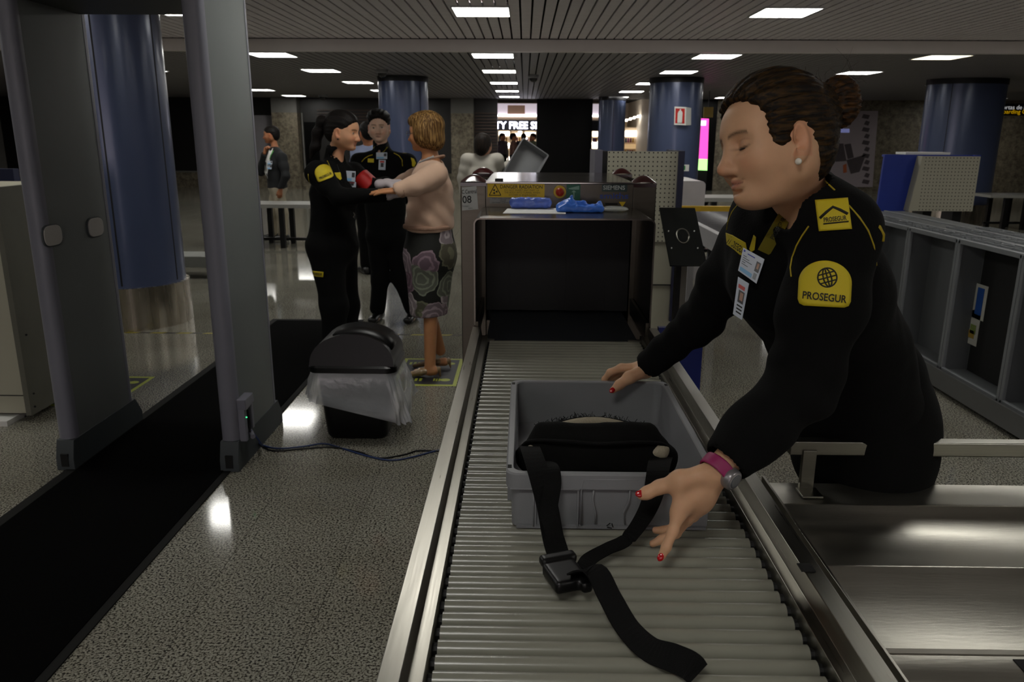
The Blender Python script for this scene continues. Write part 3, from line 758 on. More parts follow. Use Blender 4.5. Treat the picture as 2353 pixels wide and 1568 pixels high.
# moulded handle outline and mark on the tray's front wall
yf = TRY0+.001
def fr(px, py): return pY(px, py, yf)
for pts in ([(1335, 1207), (1336, 1130), (1342, 1103), (1480, 1103), (1484, 1128)], [(1367, 1205), (1369, 1180), (1362, 1150), (1364, 1128)], [(1436, 1206), (1433, 1178), (1446, 1150), (1448, 1128)], [(1172, 1124), (1332, 1126)], [(1486, 1128), (1628, 1128)], [(1226, 1210), (1226, 1126)]):
    G().tube([fr(*p) for p in pts], .0017, 6).build('moulded_rib', M_gray, tr, smooth=True)
for k in range(3):
    a = math.radians(90+120*k); p = fr(1402, 1209); q = Vector((math.cos(a)*.007, 0, math.sin(a)*.006)); r_ = Vector((math.cos(a+1.6)*.007, 0, math.sin(a+1.6)*.006))
    G().cyl(p+q, p+r_, .0012, 5).build('recycling_mark', M_blk, tr)

# ---------------- black pouch with straps in the tray
M_web = mat('black_webbing', '070707', .85, spec=.2, bump=.4, bscale=500); M_pouch = mat('pouch_cloth', '080807', .9, spec=.2, bump=.3, bscale=300)
M_cream = mat('cream_fleece', 'a79d88', .9, bump=.5, bscale=250)
pc = thing('strap_pouch', 'black strapped pouch with cream lining standing in the grey tray', 'pouch', (.16, 1.66, TRZ+.01))
# body: leaning padded panel
s = SDF()
T = TRZ+.012
s.lcone((.045, 1.60, T+.075), (.275, 1.60, T+.078), (.075, .036), (.075, .036), (0, .25, 1), .03)
s.lcone((.06, 1.66, T+.06), (.265, 1.66, T+.06), (.06, .04), (.06, .04), (0, 0, 1), .03)
s.cone((.02, 1.63, T+.06), (.035, 1.60, T+.09), .035, .03).cone((.305, 1.63, T+.06), (.29, 1.60, T+.09), .04, .032)
s.noise(lambda P: .003*snoise(P, 45)+.0012*snoise(P, 120, 3)); s.plane((0, 0, T-.008), (0, 0, -1))
s.build('body', M_pouch, .005, pc)
def arcpts(x0, x1_, y0, ym, z0, zm, n=14):
    return [(x0+(x1_-x0)*k/n, y0+(ym-y0)*math.sin(math.pi*k/n), z0+(zm-z0)*math.sin(math.pi*k/n)) for k in range(n+1)]
zt_ = T+.128
up_ = arcpts(.04, .285, 1.655, 1.69, zt_-.014, zt_-.002)
G().tube(up_, [.004+.006*math.sin(math.pi*k/14) for k in range(15)], 8).build('lining', M_cream, pc, smooth=True)
G().tube([(a_[0], a_[1]+.012, a_[2]-.002) for a_ in up_], .009, 8).build('back_panel', M_pouch, pc, smooth=True)
fr_ = G(); rnd = random.Random(5)
for k in range(90):
    t_ = rnd.random(); q = up_[int(t_*14)]; p = Vector(q)+Vector((rnd.uniform(-.008, .008), .016, .002)); d = Vector((rnd.uniform(-.01, .01), rnd.uniform(-.004, .008), rnd.uniform(.004, .014)))
    fr_.tube([p, p+d*.6+Vector((rnd.uniform(-.003, .003), 0, 0)), p+d], .0007, 4)
tag(fr_.build('frayed_edge', M_web, pc), kind='stuff')
SDF().ell((.295, 1.585, T+.098), (.024, .022, .02)).noise(lambda P: .0015*snoise(P, 200)).build('cream_corner', M_cream, .004, pc)
SDF().ell((.024, 1.585, T+.095), (.016, .018, .016)).noise(lambda P: .0015*snoise(P, 200)).build('cream_corner', M_cream, .004, pc)
G().tube(smoothpath([(.0, 1.60, T+.10), (.02, 1.575, T+.122), (.09, 1.56, T+.128), (.16, 1.562, T+.122), (.24, 1.56, T+.127), (.30, 1.575, T+.118), (.325, 1.60, T+.09)], 6), .004, 6).build('piping', M_web, pc, smooth=True)
# straps : over the tray's front wall and down onto the rollers
ZR = RZ+.004
def sp(px, py, h): return pz(px, py, h)
top = TRZ+TRH
wd = .042
pl = [Vector((.015, 1.60, T+.10)), pY(1222, 1040, 1.50), pY(1240, 1095, 1.425), pY(1258, 1165, 1.405), pY(1272, 1240, 1.36), sp(1290, 1295, ZR+.03)]
G().ribbon(smoothpath(pl, 6), (1, .1, 0), wd, .003).build('left_strap', M_web, pc)
pl2 = [Vector((.035, 1.585, T+.07)), pY(1262, 1070, 1.46), pY(1270, 1110, 1.418), pY(1262, 1180, 1.395), pY(1282, 1255, 1.345), sp(1300, 1310, ZR+.022)]
G().ribbon(smoothpath(pl2, 6), (1, .1, 0), .034, .003).build('left_strap', M_web, pc)
b0 = sp(1300, 1325, ZR+.02)
s = SDF().rbox(b0, (.032, .036, .012), Matrix.Rotation(.35, 3, 'Z'), .008, .01).rbox(b0+Vector((-.012, .045, .008)), (.034, .012, .009), Matrix.Rotation(.35, 3, 'Z'), .006, .006)
s.rbox(b0+Vector((.03, -.02, 0)), (.01, .02, .01), Matrix.Rotation(.35, 3, 'Z'), .006, .006)
s.build('buckle', M_blackpl, .003, pc)
pr_ = [Vector((.30, 1.58, T+.085)), pY(1512, 1080, 1.45), pY(1500, 1140, 1.41), pY(1478, 1190, 1.38), pY(1440, 1240, 1.34), sp(1395, 1262, ZR+.02), sp(1355, 1285, ZR+.015), sp(1338, 1310, ZR+.015)]
sd = [Vector((1, 0, 0))]*3+[Vector((.8, .3, .3)), Vector((.6, .6, .3)), Vector((.2, .9, .2)), Vector((0, 1, .2)), Vector((.3, 1, 0))]
ptsR = smoothpath(pr_, 6); sdR = [sd[min(int(i/6), len(sd)-1)].lerp(sd[min(int(i/6)+1, len(sd)-1)], (i % 6)/6) for i in range(len(ptsR))]
G().ribbon(ptsR, sdR, [.05-.022*min(1, i/22) for i in range(len(ptsR))], .003).build('right_strap', M_web, pc)
pt = [sp(1310, 1320, ZR+.035), sp(1365, 1310, ZR+.05), sp(1400, 1370, ZR+.03), sp(1440, 1440, ZR+.012), sp(1490, 1490, ZR+.006), sp(1545, 1512, ZR+.012), sp(1585, 1530, ZR+.02), sp(1604, 1550, ZR+.012)]
sdt = [Vector((1, .5, 0)), Vector((1, .45, 0)), Vector((1, .5, 0)), Vector((1, .6, .1)), Vector((.8, .8, .4)), Vector((.5, .8, .9)), Vector((.5, .7, .9)), Vector((.6, .7, .5))]
ptsT = smoothpath(pt, 6); sdT = [sdt[min(int(i/6), 7)].lerp(sdt[min(int(i/6)+1, 7)], (i % 6)/6) for i in range(len(ptsT))]
G().ribbon(ptsT, sdT, wd, .003).build('strap_tail', M_web, pc)
# red scuff on a roller
o = bpy.data.objects['roller']

# ---------------- steel table at the right
tb = thing('steel_table', 'brushed steel inspection table with raised rear guard rail', 'table', (1.3, 1.4, 0))
M_tab = mat('table_steel', 'b0ada3', .36, 1., .18, 3, bump=.08, bscale=25, stretch=(1, 6, 1))
TZ = .80
def tabprof(y0, y1_, z0, z1_): return None
ys = [(1.02, TZ-.06), (1.022, TZ-.012), (1.035, TZ), (1.098, TZ), (1.102, TZ+.006), (1.112, TZ+.006), (1.118, TZ-.002), (1.345, TZ-.004), (1.352, TZ+.004), (1.362, TZ+.004), (1.368, TZ-.003), (1.60, TZ-.002), (1.607, TZ+.006), (1.618, TZ+.006), (1.625, TZ), (1.735, TZ), (1.735, TZ-.05)]
P0 = [Vector((.585, y, z)) for y, z in ys]; lo_ = [Vector((.585, 1.725, TZ-.05)), Vector((.585, 1.725, TZ-.012)), Vector((.585, 1.032, TZ-.014)), Vector((.585, 1.03, TZ-.06))]
G().prism(P0+lo_, (1.75, 0, 0)).build('table_top', M_tab, tb, auto=.9)
G().box(.572, .578, .92, 1.735, TZ-.10, TZ+.018).build('end_lip', M_steel, tb, bevel=.001)
G().box(.62, 2.4, 1.70, 1.732, .885, .92).build('guard_rail', M_steelx, tb, bevel=.004)
for x in (.665, 1.5, 2.3):
    G().box(x-.016, x+.016, 1.694, 1.708, TZ-.03, .90).build('rail_bracket', M_steelx, tb, bevel=.002)
    G().box(x-.024, x+.024, 1.65, 1.70, TZ, TZ+.006).build('bracket_foot', M_steelx, tb, bevel=.002)
for x in (.64, 2.25):
    for y in (1.07, 1.70): G().box(x-.02, x+.02, y-.02, y+.02, 0, TZ-.03).build('leg', M_steel, tb)
G().obox((.655, 1.005, TZ-.03), (.03, 0, 0), (0, .02, .004), (0, -.004, .022)).build('corner_block', M_steelx, tb, bevel=.004)
G().box(.78, .81, 1.045, 1.085, TZ+.0005, TZ+.0015).build('black_tape', M_blk, tb)

# ---------------- display stand behind the scanner's right corner
st = thing('notice_stand', 'black tilted plate with round window on a slim post beside the scanner', 'stand', (.69, 3.32, 0))
A, B_, C_, D_ = pY(1515, 477, 3.42), pY(1597, 478, 3.42), pY(1625, 610, 3.20), pY(1540, 610, 3.20)
nrm = (B_-A).cross(D_-A).normalized()
cc = (A+B_+C_+D_)/4; ex = (B_-A).normalized(); ey = nrm.cross(ex); 
ring_in, ring_out = [], []
n = 40
def onrect(a):
    dx, dy = math.cos(a), math.sin(a); hx, hy = (B_-A).length/2, (D_-A).length/2
    k = min(hx/max(1e-6, abs(dx)), hy/max(1e-6, abs(dy))); return dx*k/hx, dy*k/hy
g = G(); vs = []
for i in range(n):
    a_ = 2*math.pi*(i+.5)/n; u, v = onrect(a_); fu, fv = (u+1)/2, (v+1)/2
    if i in (5, 15, 25, 35) or False: pass
    pt_ = (D_.lerp(C_, fu)).lerp(A.lerp(B_, fu), fv); vs.append(pt_)
for i in range(n):
    a_ = 2*math.pi*(i+.5)/n; vs.append(cc+ex*math.cos(a_)*.026+ey*math.sin(a_)*.038)
for cr in (A, B_, C_, D_):
    kk = min(range(n), key=lambda i: (vs[i]-cr).length); vs[kk] = cr.copy()
vs2 = [v+nrm*.008 for v in vs]
fs = [(i, (i+1) % n, n+(i+1) % n, n+i) for i in range(n)]
fs2 = [tuple(x+2*n for x in f) for f in fs]
sd_ = [(i, (i+1) % n, 2*n+(i+1) % n, 2*n+i) for i in range(n)]+[(n+i, n+(i+1) % n, 3*n+(i+1) % n, 3*n+i) for i in range(n)]
g.add(vs+vs2, fs+fs2+sd_); g.build('plate', mat('plate_black', '1c1f1e', .18, var=.15), st)
G().tube([cc+ex*math.cos(t)*.026+ey*math.sin(t)*.038 for t in [2*math.pi*i/24 for i in range(25)]], .003, 6).build('window_ring', M_steel, st, smooth=True)
for px, py in ((1536, 532), (1595, 532), (1543, 571), (1603, 571)):
    f_ = (py-477)/133; q = pY(px, py, 3.42-.22*f_-.006); G().cyl(q, q+Vector((0, -.004, .003)), .003, 8).build('screw', M_white, st)
pp = pY(1560, 640, 3.36)
G().box(pp.x-.018, pp.x+.004, 3.34, 3.38, .0, 1.16).build('post', M_blackpl, st); G().box(pp.x+.004, pp.x+.03, 3.345, 3.375, .0, 1.15).build('post_profile', mat('alu_grey', '76736c', .35, .8), st)
pr2 = pY(1605, 830, 3.36).x
G().box(.585, pr2, 3.30, 3.33, .0, .80).build('blue_panel', mat('panel_blue', '14246e', .4), st)
G().box(.585, .82, 3.2, 3.42, 0, .03).build('foot', M_blackpl, st)

# ---------------- perforated operator cabinets
def perfmat(name, sp_, r, ox, oz, ux):
    m = mat(name, 'a8a593', .5, var=.03); N, L, b = nodes(m)
    geo = N.new('ShaderNodeNewGeometry'); dt = N.new('ShaderNodeVectorMath'); dt.operation = 'DOT_PRODUCT'; dt.inputs[1].default_value = ux; L.new(geo.outputs['Position'], dt.inputs[0])
    sep = N.new('ShaderNodeSeparateXYZ'); L.new(geo.outputs['Position'], sep.inputs[0])
    outs = []
    for src, off in ((dt.outputs['Value'], ox), (sep.outputs['Z'], oz)):
        a_ = N.new('ShaderNodeMath'); a_.operation = 'SUBTRACT'; a_.inputs[1].default_value = off; L.new(src, a_.inputs[0])
        d = N.new('ShaderNodeMath'); d.operation = 'DIVIDE'; d.inputs[1].default_value = sp_; L.new(a_.outputs[0], d.inputs[0])
        f = N.new('ShaderNodeMath'); f.operation = 'FRACT'; L.new(d.outputs[0], f.inputs[0])
        c_ = N.new('ShaderNodeMath'); c_.operation = 'SUBTRACT'; c_.inputs[1].default_value = .5; L.new(f.outputs[0], c_.inputs[0])
        p = N.new('ShaderNodeMath'); p.operation = 'POWER'; p.inputs[1].default_value = 2; L.new(c_.outputs[0], p.inputs[0]); outs.append(p)
    ad = N.new('ShaderNodeMath'); ad.operation = 'ADD'; L.new(outs[0].outputs[0], ad.inputs[0]); L.new(outs[1].outputs[0], ad.inputs[1])
    lt = N.new('ShaderNodeMath'); lt.operation = 'LESS_THAN'; lt.inputs[1].default_value = (r/sp_)**2; L.new(ad.outputs[0], lt.inputs[0])
    mx = N.new('ShaderNodeMix'); mx.data_type = 'RGBA'; old = b.inputs['Base Color'].links[0].from_socket
    L.new(lt.outputs[0], mx.inputs[0]); L.new(old, mx.inputs[6]); mx.inputs[7].default_value = lin('2a2a26')+(1,); L.new(mx.outputs[2], b.inputs['Base Color'])
    return m
M_cab = mat('cabinet_cream', 'a8a593', .5, var=.03); M_cabblue = mat('cabinet_blue', '1a2a6a', .4)
c1 = thing('operator_cabinet', 'cream perforated operator cabinet with dark blue edge behind the scanner', 'cabinet', (.75, 4.75, 0))
YC = 4.72; xa, xb = pY(1395, 400, YC).x, pY(1556, 400, YC).x; ztop, zb_ = pY(1470, 348, YC).z, pY(1470, 556, YC).z
SPH = (pY(1481, 400, YC)-pY(1471, 400, YC)).length*1.01
q = pY(1410, 361, YC)
G().box(xa, xb, YC, YC+.02, zb_, ztop).build('perforated_panel', perfmat('perforated_cream', SPH, .0044, q.x+SPH/2, q.z+SPH/2, (1, 0, 0)), c1)
G().box(xa, xb+.01, YC+.01, YC+.03, .03, zb_-.01).build('lower_panel', M_cab, c1)
G().box(xa, xb+.01, YC+.002, YC+.03, .72, .726).build('joint', M_blk, c1)
G().box(xb, xb+.035, YC-.02, YC+.4, .5, ztop+.004).build('blue_edge', mat('edge_navy', '0c1230', .4), c1)
G().box(xa-.03, xa, YC, YC+.4, .0, ztop).build('black_edge', M_blackpl, c1)
G().box(xa-.075, xa-.03, YC-.0, YC+.35, .0, pY(1385, 345, YC).z).build('grey_post', mat('post_lilac', '5d5b66', .45), c1)
G().box(xa, xb, YC+.02, YC+.45, .0, ztop-.02).build('body', M_cab, c1)
YC2 = 7.2
c2 = thing('operator_cabinet', 'cream perforated cabinet with bright blue wing in front of the right column', 'cabinet', (3.8, 7.4, 0))
A, B_, C_, D_ = [pY(x, y, YC2) for x, y in ((2121, 359), (2252, 360), (2236, 486), (2112, 484))]
SP2 = (pY(2200, 400, YC2)-pY(2192.1, 400, YC2)).length
q = pY(2135, 371, YC2)
G().box((A.x+D_.x)/2, (B_.x+C_.x)/2, YC2, YC2+.02, C_.z, A.z).build('perforated_panel', perfmat('perforated_cream_far', SP2, .0050, q.x+SP2/2, q.z+SP2/2, (1, 0, 0)), c2)
xl_ = (A.x+D_.x)/2; xr_ = (B_.x+C_.x)/2
G().prism([(xl_, YC2, C_.z), (xl_, YC2, A.z), (xl_-.02, YC2-.0, A.z), (pY(2088, 480, YC2).x, YC2, C_.z)], (0, .3, 0)).build('side_panel', M_cab, c2)
wl = pY(2032, 420, YC2).x; zt2 = pY(2080, 356, YC2).z
G().prism([(wl, YC2+.1, C_.z-.25), (wl+.02, YC2+.1, zt2), (xl_-.0, YC2+.1, zt2), (pY(2085, 480, YC2).x, YC2+.1, C_.z-.25)], (0, .03, 0)).build('blue_wing', mat('wing_blue', '16308c', .4), c2)
G().prism([(xr_, YC2+.1, zt2), (xr_+.06, YC2+.1, zt2), (xr_+.02, YC2+.1, zt2-.2), (xr_, YC2+.1, zt2-.25)], (0, .03, 0)).build('blue_wing', mat('wing_blue', '16308c', .4), c2)
G().box(xl_, xr_, YC2+.02, YC2+.4, C_.z+.02, A.z-.01).build('body', M_cab, c2)
G().box(wl+.02, xr_+.05, YC2+.13, YC2+.16, zt2-.02, zt2).build('top_edge', mat('wing_blue', '16308c', .4), c2)
for x in (xl_+.1, xr_-.12): G().box(x, x+.08, YC2+.1, YC2+.3, 0, C_.z+.05).build('leg', M_blackpl, c2)
G().box(xl_-.1, xl_+.3, YC2+.15, YC2+.35, zt2, zt2+.02).build('paper_stack', M_white, c2)
# ---------------- walk-through metal detector gate
M_gate = mat('gate_grey', '686c6c', .5, var=.04); M_gedge = mat('gate_lilac', '74747f', .4, var=.04); M_gfoot = mat('gate_foot', '3a4043', .55)
gt = thing('metal_detector_gate', 'grey walk-through metal detector gate with rounded posts on the black mat', 'gate', (-1.83, 3.88, 0))
YG0, YG1 = 3.55, 4.16
def gpanel(x0, x1_, nm):
    # stadium section : rounded front and back edges
    sec = []; xm = (x0+x1_)/2; r = (x1_-x0)/2
    for k in range(9): a = math.pi+math.pi*k/8; sec.append((xm+r*math.cos(a), YG0+.03+.03*math.sin(a)))
    for k in range(9): a = math.pi*k/8; sec.append((xm+r*math.cos(a), YG1-.03+.03*math.sin(a)))
    g = G(); g.prism([Vector((x, y, .14)) for x, y in sec], (0, 0, 2.12)); o = g.build('panel', M_gate, gt, auto=.8)
    for yy0, yy1 in ((YG0-.001, YG0+.05), (YG1-.05, YG1+.001)):
        sec2 = []
        if yy0 < 3.7:
            for k in range(9): a = math.pi+math.pi*k/8; sec2.append((xm+(r+.002)*math.cos(a), YG0+.03+.032*math.sin(a)))
            sec2 += [(x1_+.002, yy1), (x0-.002, yy1)]
        else:
            sec2 = [(x0-.002, yy0), (x1_+.002, yy0)]
            for k in range(9): a = math.pi*k/8; sec2.append((xm+(r+.002)*math.cos(a), YG1-.03+.032*math.sin(a)))
        g = G(); g.prism([Vector((x, y, .14)) for x, y in sec2], (0, 0, 2.12)); g.build('edge_moulding', M_gedge, gt, auto=.5)
    # foot, wider along the passage
    ft = [(x0-.004, 3.52), (x1_+.004, 3.52), (x1_+.004, 4.23), (x0-.004, 4.23)]
    tp = [(x0-.003, 3.545), (x1_+.003, 3.545), (x1_+.003, 4.17), (x0-.003, 4.17)]
    G().loft([[Vector((x, y, 0)) for x, y in ft], [Vector((x, y, .06)) for x, y in ft], [Vector((x, y, .15)) for x, y in tp]]).build('foot', M_gfoot, gt, bevel=.003)
    G().box(xm-.018, xm+.018, 3.517, 3.54, .02, .085).build('foot_slot', M_blk, gt)
gpanel(-2.275, -2.195, 'l'); gpanel(-1.47, -1.385, 'r')
G().box(-2.2, -1.465, 3.62, 4.10, 2.165, 2.34).build('crossbar', mat('gate_bar', '2e302e', .5), gt, bevel=.01)
for px, py in ((118, 541), (217, 522)):
    p = pX(px, py, -2.195); g = G(); sec = []
    for k in range(24):
        a = 2*math.pi*k/24; cx, cy = math.cos(a), math.sin(a)
        sec.append((p.y+.078*math.copysign(abs(cx)**.55, cx), p.z+.052*math.copysign(abs(cy)**.75, cy)))
    G().prism([Vector((-2.196, y, z)) for y, z in sec], (.008, 0, 0)).build('button_rim', M_gfoot, gt, bevel=.002)
    G().prism([Vector((-2.19, p.y+(y-p.y)*.9, p.z+(z-p.z)*.9)) for y, z in sec], (.006, 0, 0)).build('button', mat('button_grey', 'b3afab', .5), gt, bevel=.002)
bx = pX(553, 925, -1.384)
G().prism([(-1.385, 3.56, .36), (-1.385, 3.68, .36), (-1.385, 3.69, .31), (-1.385, 3.57, .30)], (.045, 0, 0)).build('connector_box', M_gedge, gt, bevel=.006)
G().box(-1.385, -1.35, 3.57, 3.60, .14, .32).build('connector_guide', M_gedge, gt, bevel=.004); G().box(-1.385, -1.352, 3.675, 3.70, .17, .33).build('connector_guide', M_gedge, gt, bevel=.004)
G().box(-1.385, -1.376, 3.60, 3.675, .17, .31).build('connector_recess', M_blk, gt)
G().tube(smoothpath([(-1.362, 3.63, .30), (-1.355, 3.635, .22), (-1.35, 3.62, .17)], 5), .006, 6).build('plug_lead', M_blackpl, gt, smooth=True)
G().cyl((-1.362, 3.66, .16), (-1.33, 3.60, .155), .012, 10).build('cable_clip', M_gedge, gt)
G().cyl((-1.35, 3.585, .262), (-1.345, 3.585, .262), .0025, 8).build('green_led', mat('led_green', '40ff90', .3, emit='40ff90', estr=3), gt)
# ---------------- cables on the floor
cbz = .005
P1 = [(-1.35, 3.64, .17), (-1.33, 3.72, .06), pz(580, 1005, cbz), pz(600, 1022, cbz), pz(640, 1031, cbz), pz(700, 1026, cbz), pz(745, 1020, cbz), pz(790, 1032, cbz), pz(850, 1050, cbz), pz(900, 1058, cbz), pz(950, 1050, cbz), pz(1005, 1036, cbz), pz(1060, 1030, cbz)]
tag(G().tube(smoothpath(P1, 8), .0045, 7).build('blue_cable', mat('cable_blue', '22345f', .45), smooth=True), 'thin blue cable running across the floor from the gate to the conveyor', 'cable')
P2 = [(-1.352, 3.65, .16), (-1.335, 3.74, .05), pz(590, 1018, cbz), pz(625, 1036, cbz), pz(690, 1032, cbz), pz(760, 1028, cbz), pz(820, 1038, cbz), pz(870, 1053, cbz), pz(930, 1045, cbz), pz(960, 1036, cbz), pz(1010, 1037, cbz), pz(1060, 1034, cbz)]
tag(G().tube(smoothpath(P2, 8), .0045, 7).build('black_cable', M_blackpl, smooth=True), 'thin black cable lying beside the blue cable on the floor', 'cable')
for o_ in ('blue_cable', 'black_cable'): pass
# ---------------- mats
M_mat = mat('mat_black', '030303', 1., spec=.05, bump=.6, bscale=180)
t = thing('entrance_mat', 'long black floor mat leading through the metal detector gate', 'mat', (-1.82, 3.5, 0))
G().box(-2.18, -1.46, .9, 6.72, .0003, .009).build('pile', M_mat, t)
for a in ((-2.235, -2.18, .85, 6.78), (-1.46, -1.425, .85, 6.78), (-2.18, -1.46, 6.72, 6.78)): G().box(a[0], a[1], a[2], a[3], .0003, .006).build('border', mat('mat_border', '121211', .8, spec=.2), t)
t2 = thing('entrance_mat', 'black mat strip on the floor at far left beyond the cream cabinet', 'mat', (-4.6, 6.6, 0)); G().box(-5.2, -3.95, 6.35, 7.1, .0003, .009).build('pile', M_mat, t2)
# ---------------- yellow/black hazard tape
def tape(name, label, x0, x1_, y, seg=.11):
    t = thing(name, label, 'tape', ((x0+x1_)/2, y, 0)); k = 0; x = x0
    while x < x1_:
        G().prism([(x, y-.018, .0004), (x+seg, y-.018, .0004), (x+seg+.03, y+.018, .0004), (x+.03, y+.018, .0004)], (0, 0, .0006)).build('stripe', mat('tape_yellow', '8f8420', .6) if k % 2 == 0 else mat('tape_dark', '2c2a26', .6), t); x += seg; k += 1
tape('hazard_tape', 'worn yellow and black hazard tape across the floor behind the gate', -4.2, -2.27, 6.26)
tape('hazard_tape', 'yellow and black hazard tape on the floor between officers and scanner', -1.38, -.30, 6.27)
# ---------------- footprint stickers
M_fy = mat('sticker_lime', 'a2ab3e', .5, var=.05); M_fb = mat('sticker_dark', '24242a', .5)
def footsticker(label, x0, x1_, y0, y1_):
    t = thing('footprint_sticker', label, 'floor sticker', ((x0+x1_)/2, (y0+y1_)/2, 0), 'footprint stickers')
    G().box(x0, x1_, y0, y1_, .0003, .0012).build('border', M_fy, t); G().box(x0+.025, x1_-.025, y0+.03, y1_-.03, .0012, .0016).build('field', M_fb, t)
    for yy in (y0+.13, y1_-.13):
        sole = []; 
        for k in range(20):
            a = 2*math.pi*k/20; sole.append((x0+.12+.085*math.cos(a), yy+.032*math.sin(a), .0016))
        for q in range(5):
            xx = x0+.05+q*.03; G().box(xx, xx+.018, yy-.03, yy+.03, .0016, .0019).build('tread', M_fy, t)
        heel = [(x1_-.085+.035*math.cos(2*math.pi*k/16), yy+.03*math.sin(2*math.pi*k/16), .0016) for k in range(16)]
        G().prism(heel, (0, 0, .0004)).build('heel_print', M_fy, t)
        for q in range(3): G().box(x1_-.165+q*.018, x1_-.155+q*.018, yy-.028, yy+.028, .0016, .0019).build('tread', M_fy, t)
footsticker('yellow bordered footprint sticker under the blonde woman', -.87, -.44, 4.91, 5.56)
footsticker('yellow footprint sticker half hidden behind the left gate post', -2.98, -2.50, 4.45, 5.05)
# ---------------- waste bin
wb = thing('waste_bin', 'black swing-lid waste bin lined with a clear plastic bag', 'bin', (-.93, 4.1, 0))
bc = Vector((-.90, 4.10, 0)); 
def rrect(cx, cy, hx, hy, z, r, n=6, wob=None):
    out = []
    for ax, ay, a0 in ((hx-r, hy-r, 0), (-hx+r, hy-r, 90), (-hx+r, -hy+r, 180), (hx-r, -hy+r, 270)):
        for k in range(n+1):
            a = math.radians(a0+90*k/n); p = Vector((cx+ax+r*math.cos(a), cy+ay+r*math.sin(a), z))
            if wob: p = wob(p, len(out))
            out.append(p)
    return out
G().loft([rrect(bc.x, bc.y, .155, .125, 0.0, .05), rrect(bc.x, bc.y, .165, .135, .02, .05), rrect(bc.x, bc.y, .2, .16, .405, .05)]).build('body', M_blackpl, wb, auto=.8)
zl = .405
g = G(); rings = [rrect(bc.x, bc.y, .235, .19, zl-.015, .06), rrect(bc.x, bc.y, .235, .19, zl+.012, .06), rrect(bc.x, bc.y, .222, .178, zl+.022, .055)]
g.loft(rings); g.build('lid_rim', M_blackpl, wb, auto=.6)
# arched lid: barrel vault along Y
g = G(); nn = 18; rngs = []
for k in range(nn+1):
    a = math.pi*k/nn; x = -.222*math.cos(a); z = .165*math.sin(a)**.85
    rngs.append((x, z))
for tt in range(nn): pass
vs = []; 
for (x, z) in rngs: vs += [Vector((bc.x+x, bc.y-.178+.03*(z/.165), zl+.02+z)), Vector((bc.x+x, bc.y+.178-.03*(z/.165), zl+.02+z))]
fs = [(2*k, 2*k+1, 2*k+3, 2*k+2) for k in range(nn)]+[tuple(range(0, 2*nn+2, 2))[::-1], tuple(range(1, 2*nn+2, 2))]
g.add(vs, fs); g.build('lid', M_blackpl, wb, auto=.6)
# swing flap, slightly proud, off centre to the right
g = G(); vs = []
for k in range(11):
    a = math.radians(62+ (158-62)*k/10); x = -.222*math.cos(a)*1.012; z = .165*math.sin(a)**.85*1.015+.004
    vs += [Vector((bc.x+x, bc.y-.115, zl+.02+z)), Vector((bc.x+x, bc.y+.115, zl+.02+z))]
fs = [(2*k, 2*k+1, 2*k+3, 2*k+2) for k in range(10)]
o = g.add(vs, fs).build('swing_flap', M_blackpl, wb, smooth=True); md = o.modifiers.new('s', 'SOLIDIFY'); md.thickness = .01
# liner hanging over the rim, skewed and longer at right
rb = random.Random(11); g = G(); rings = []; nl = 16
base = rrect(bc.x, bc.y, .226, .182, 0, .06, 24); NB = len(base); ph = [rb.uniform(0, 6.28) for _ in range(6)]
for j in range(nl):
    f = j/(nl-1); rg = []
    for i, p in enumerate(base):
        d = Vector((p.x-bc.x, p.y-bc.y, 0)); ang = math.atan2(d.y, d.x); th = 2*math.pi*i/NB
        right = .5+.5*math.cos(ang+.5)
        drop = .10+.17*right
        flare = 1+.0*f+(.10+.22*right)*f**.8*(1-.25*f)
        wr = 1+.028*f*(math.sin(7*th+ph[0]+2*f)+.7*math.sin(16*th+ph[1]+5*f)+.6*math.sin(31*th+ph[2]-4*f))+.02*math.sin(11*f+5*th)*f
        rg.append(Vector((bc.x+d.x*flare*wr+.02*right*f, bc.y+d.y*flare*wr, zl-.015-drop*f+.008*math.sin(13*th+ph[3])*f)))
    rings.append(rg)
g.loft(rings, caps=False)
M_liner = mat('liner_clear', 'c3c6ca', .16, alpha=.58, spec=.9, bump=1., bscale=22, var=.2, scale=9)
g.build('bag_liner', M_liner, wb, smooth=True)

# ---------------- left cabinet (neighbouring scanner) and background bits seen past the gate
cl = thing('cream_cabinet', 'tall cream metal cabinet cut off at the left edge beside the gate', 'cabinet', (-3.2, 4.4, 0))
G().box(-3.75, -2.83, 4.18, 4.75, .05, 1.32).build('body', M_cab, cl, bevel=.003)
G().box(-2.83, -2.80, 4.17, 4.72, .04, 1.32).build('side_flange', mat('flange_grey', '5f5e54', .5), cl)
G().box(-3.75, -2.9, 4.1, 4.4, .0, .03).build('foot_plate', M_white, cl)
G().box(-3.74, -2.835, 4.176, 4.18, .155, .16).build('seam', M_seam, cl)
for px, py in ((58, 1050-480+390-3), (80, 935), (77, 905), (60, 770)): 
    p = pY(px, py, 4.166); G().cyl(p, p+Vector((0, .004, 0)), .006, 8).build('rivet', M_blk, cl)
dk = thing('left_desk', 'beige desk with dark blue monitor glimpsed past the left gate post', 'desk', (-5.6, 8.5, 0))
def q8(px, py): return pY(px, py, 8.5)
a, b_ = q8(-40, 455), q8(60, 478)
G().box(a.x, b_.x+.2, 8.3, 9.0, b_.z-.05, a.z).build('desk_top', mat('desk_beige', '8f8470', .6), dk)
for x in (a.x+.1, b_.x): G().box(x, x+.05, 8.4, 8.45, 0, b_.z-.04).build('leg', M_blackpl, dk)
a, b_ = q8(-30, 388), q8(38, 446); G().box(a.x, b_.x, 8.5, 8.6, b_.z, a.z).build('monitor', mat('monitor_navy', '10183a', .4), dk)
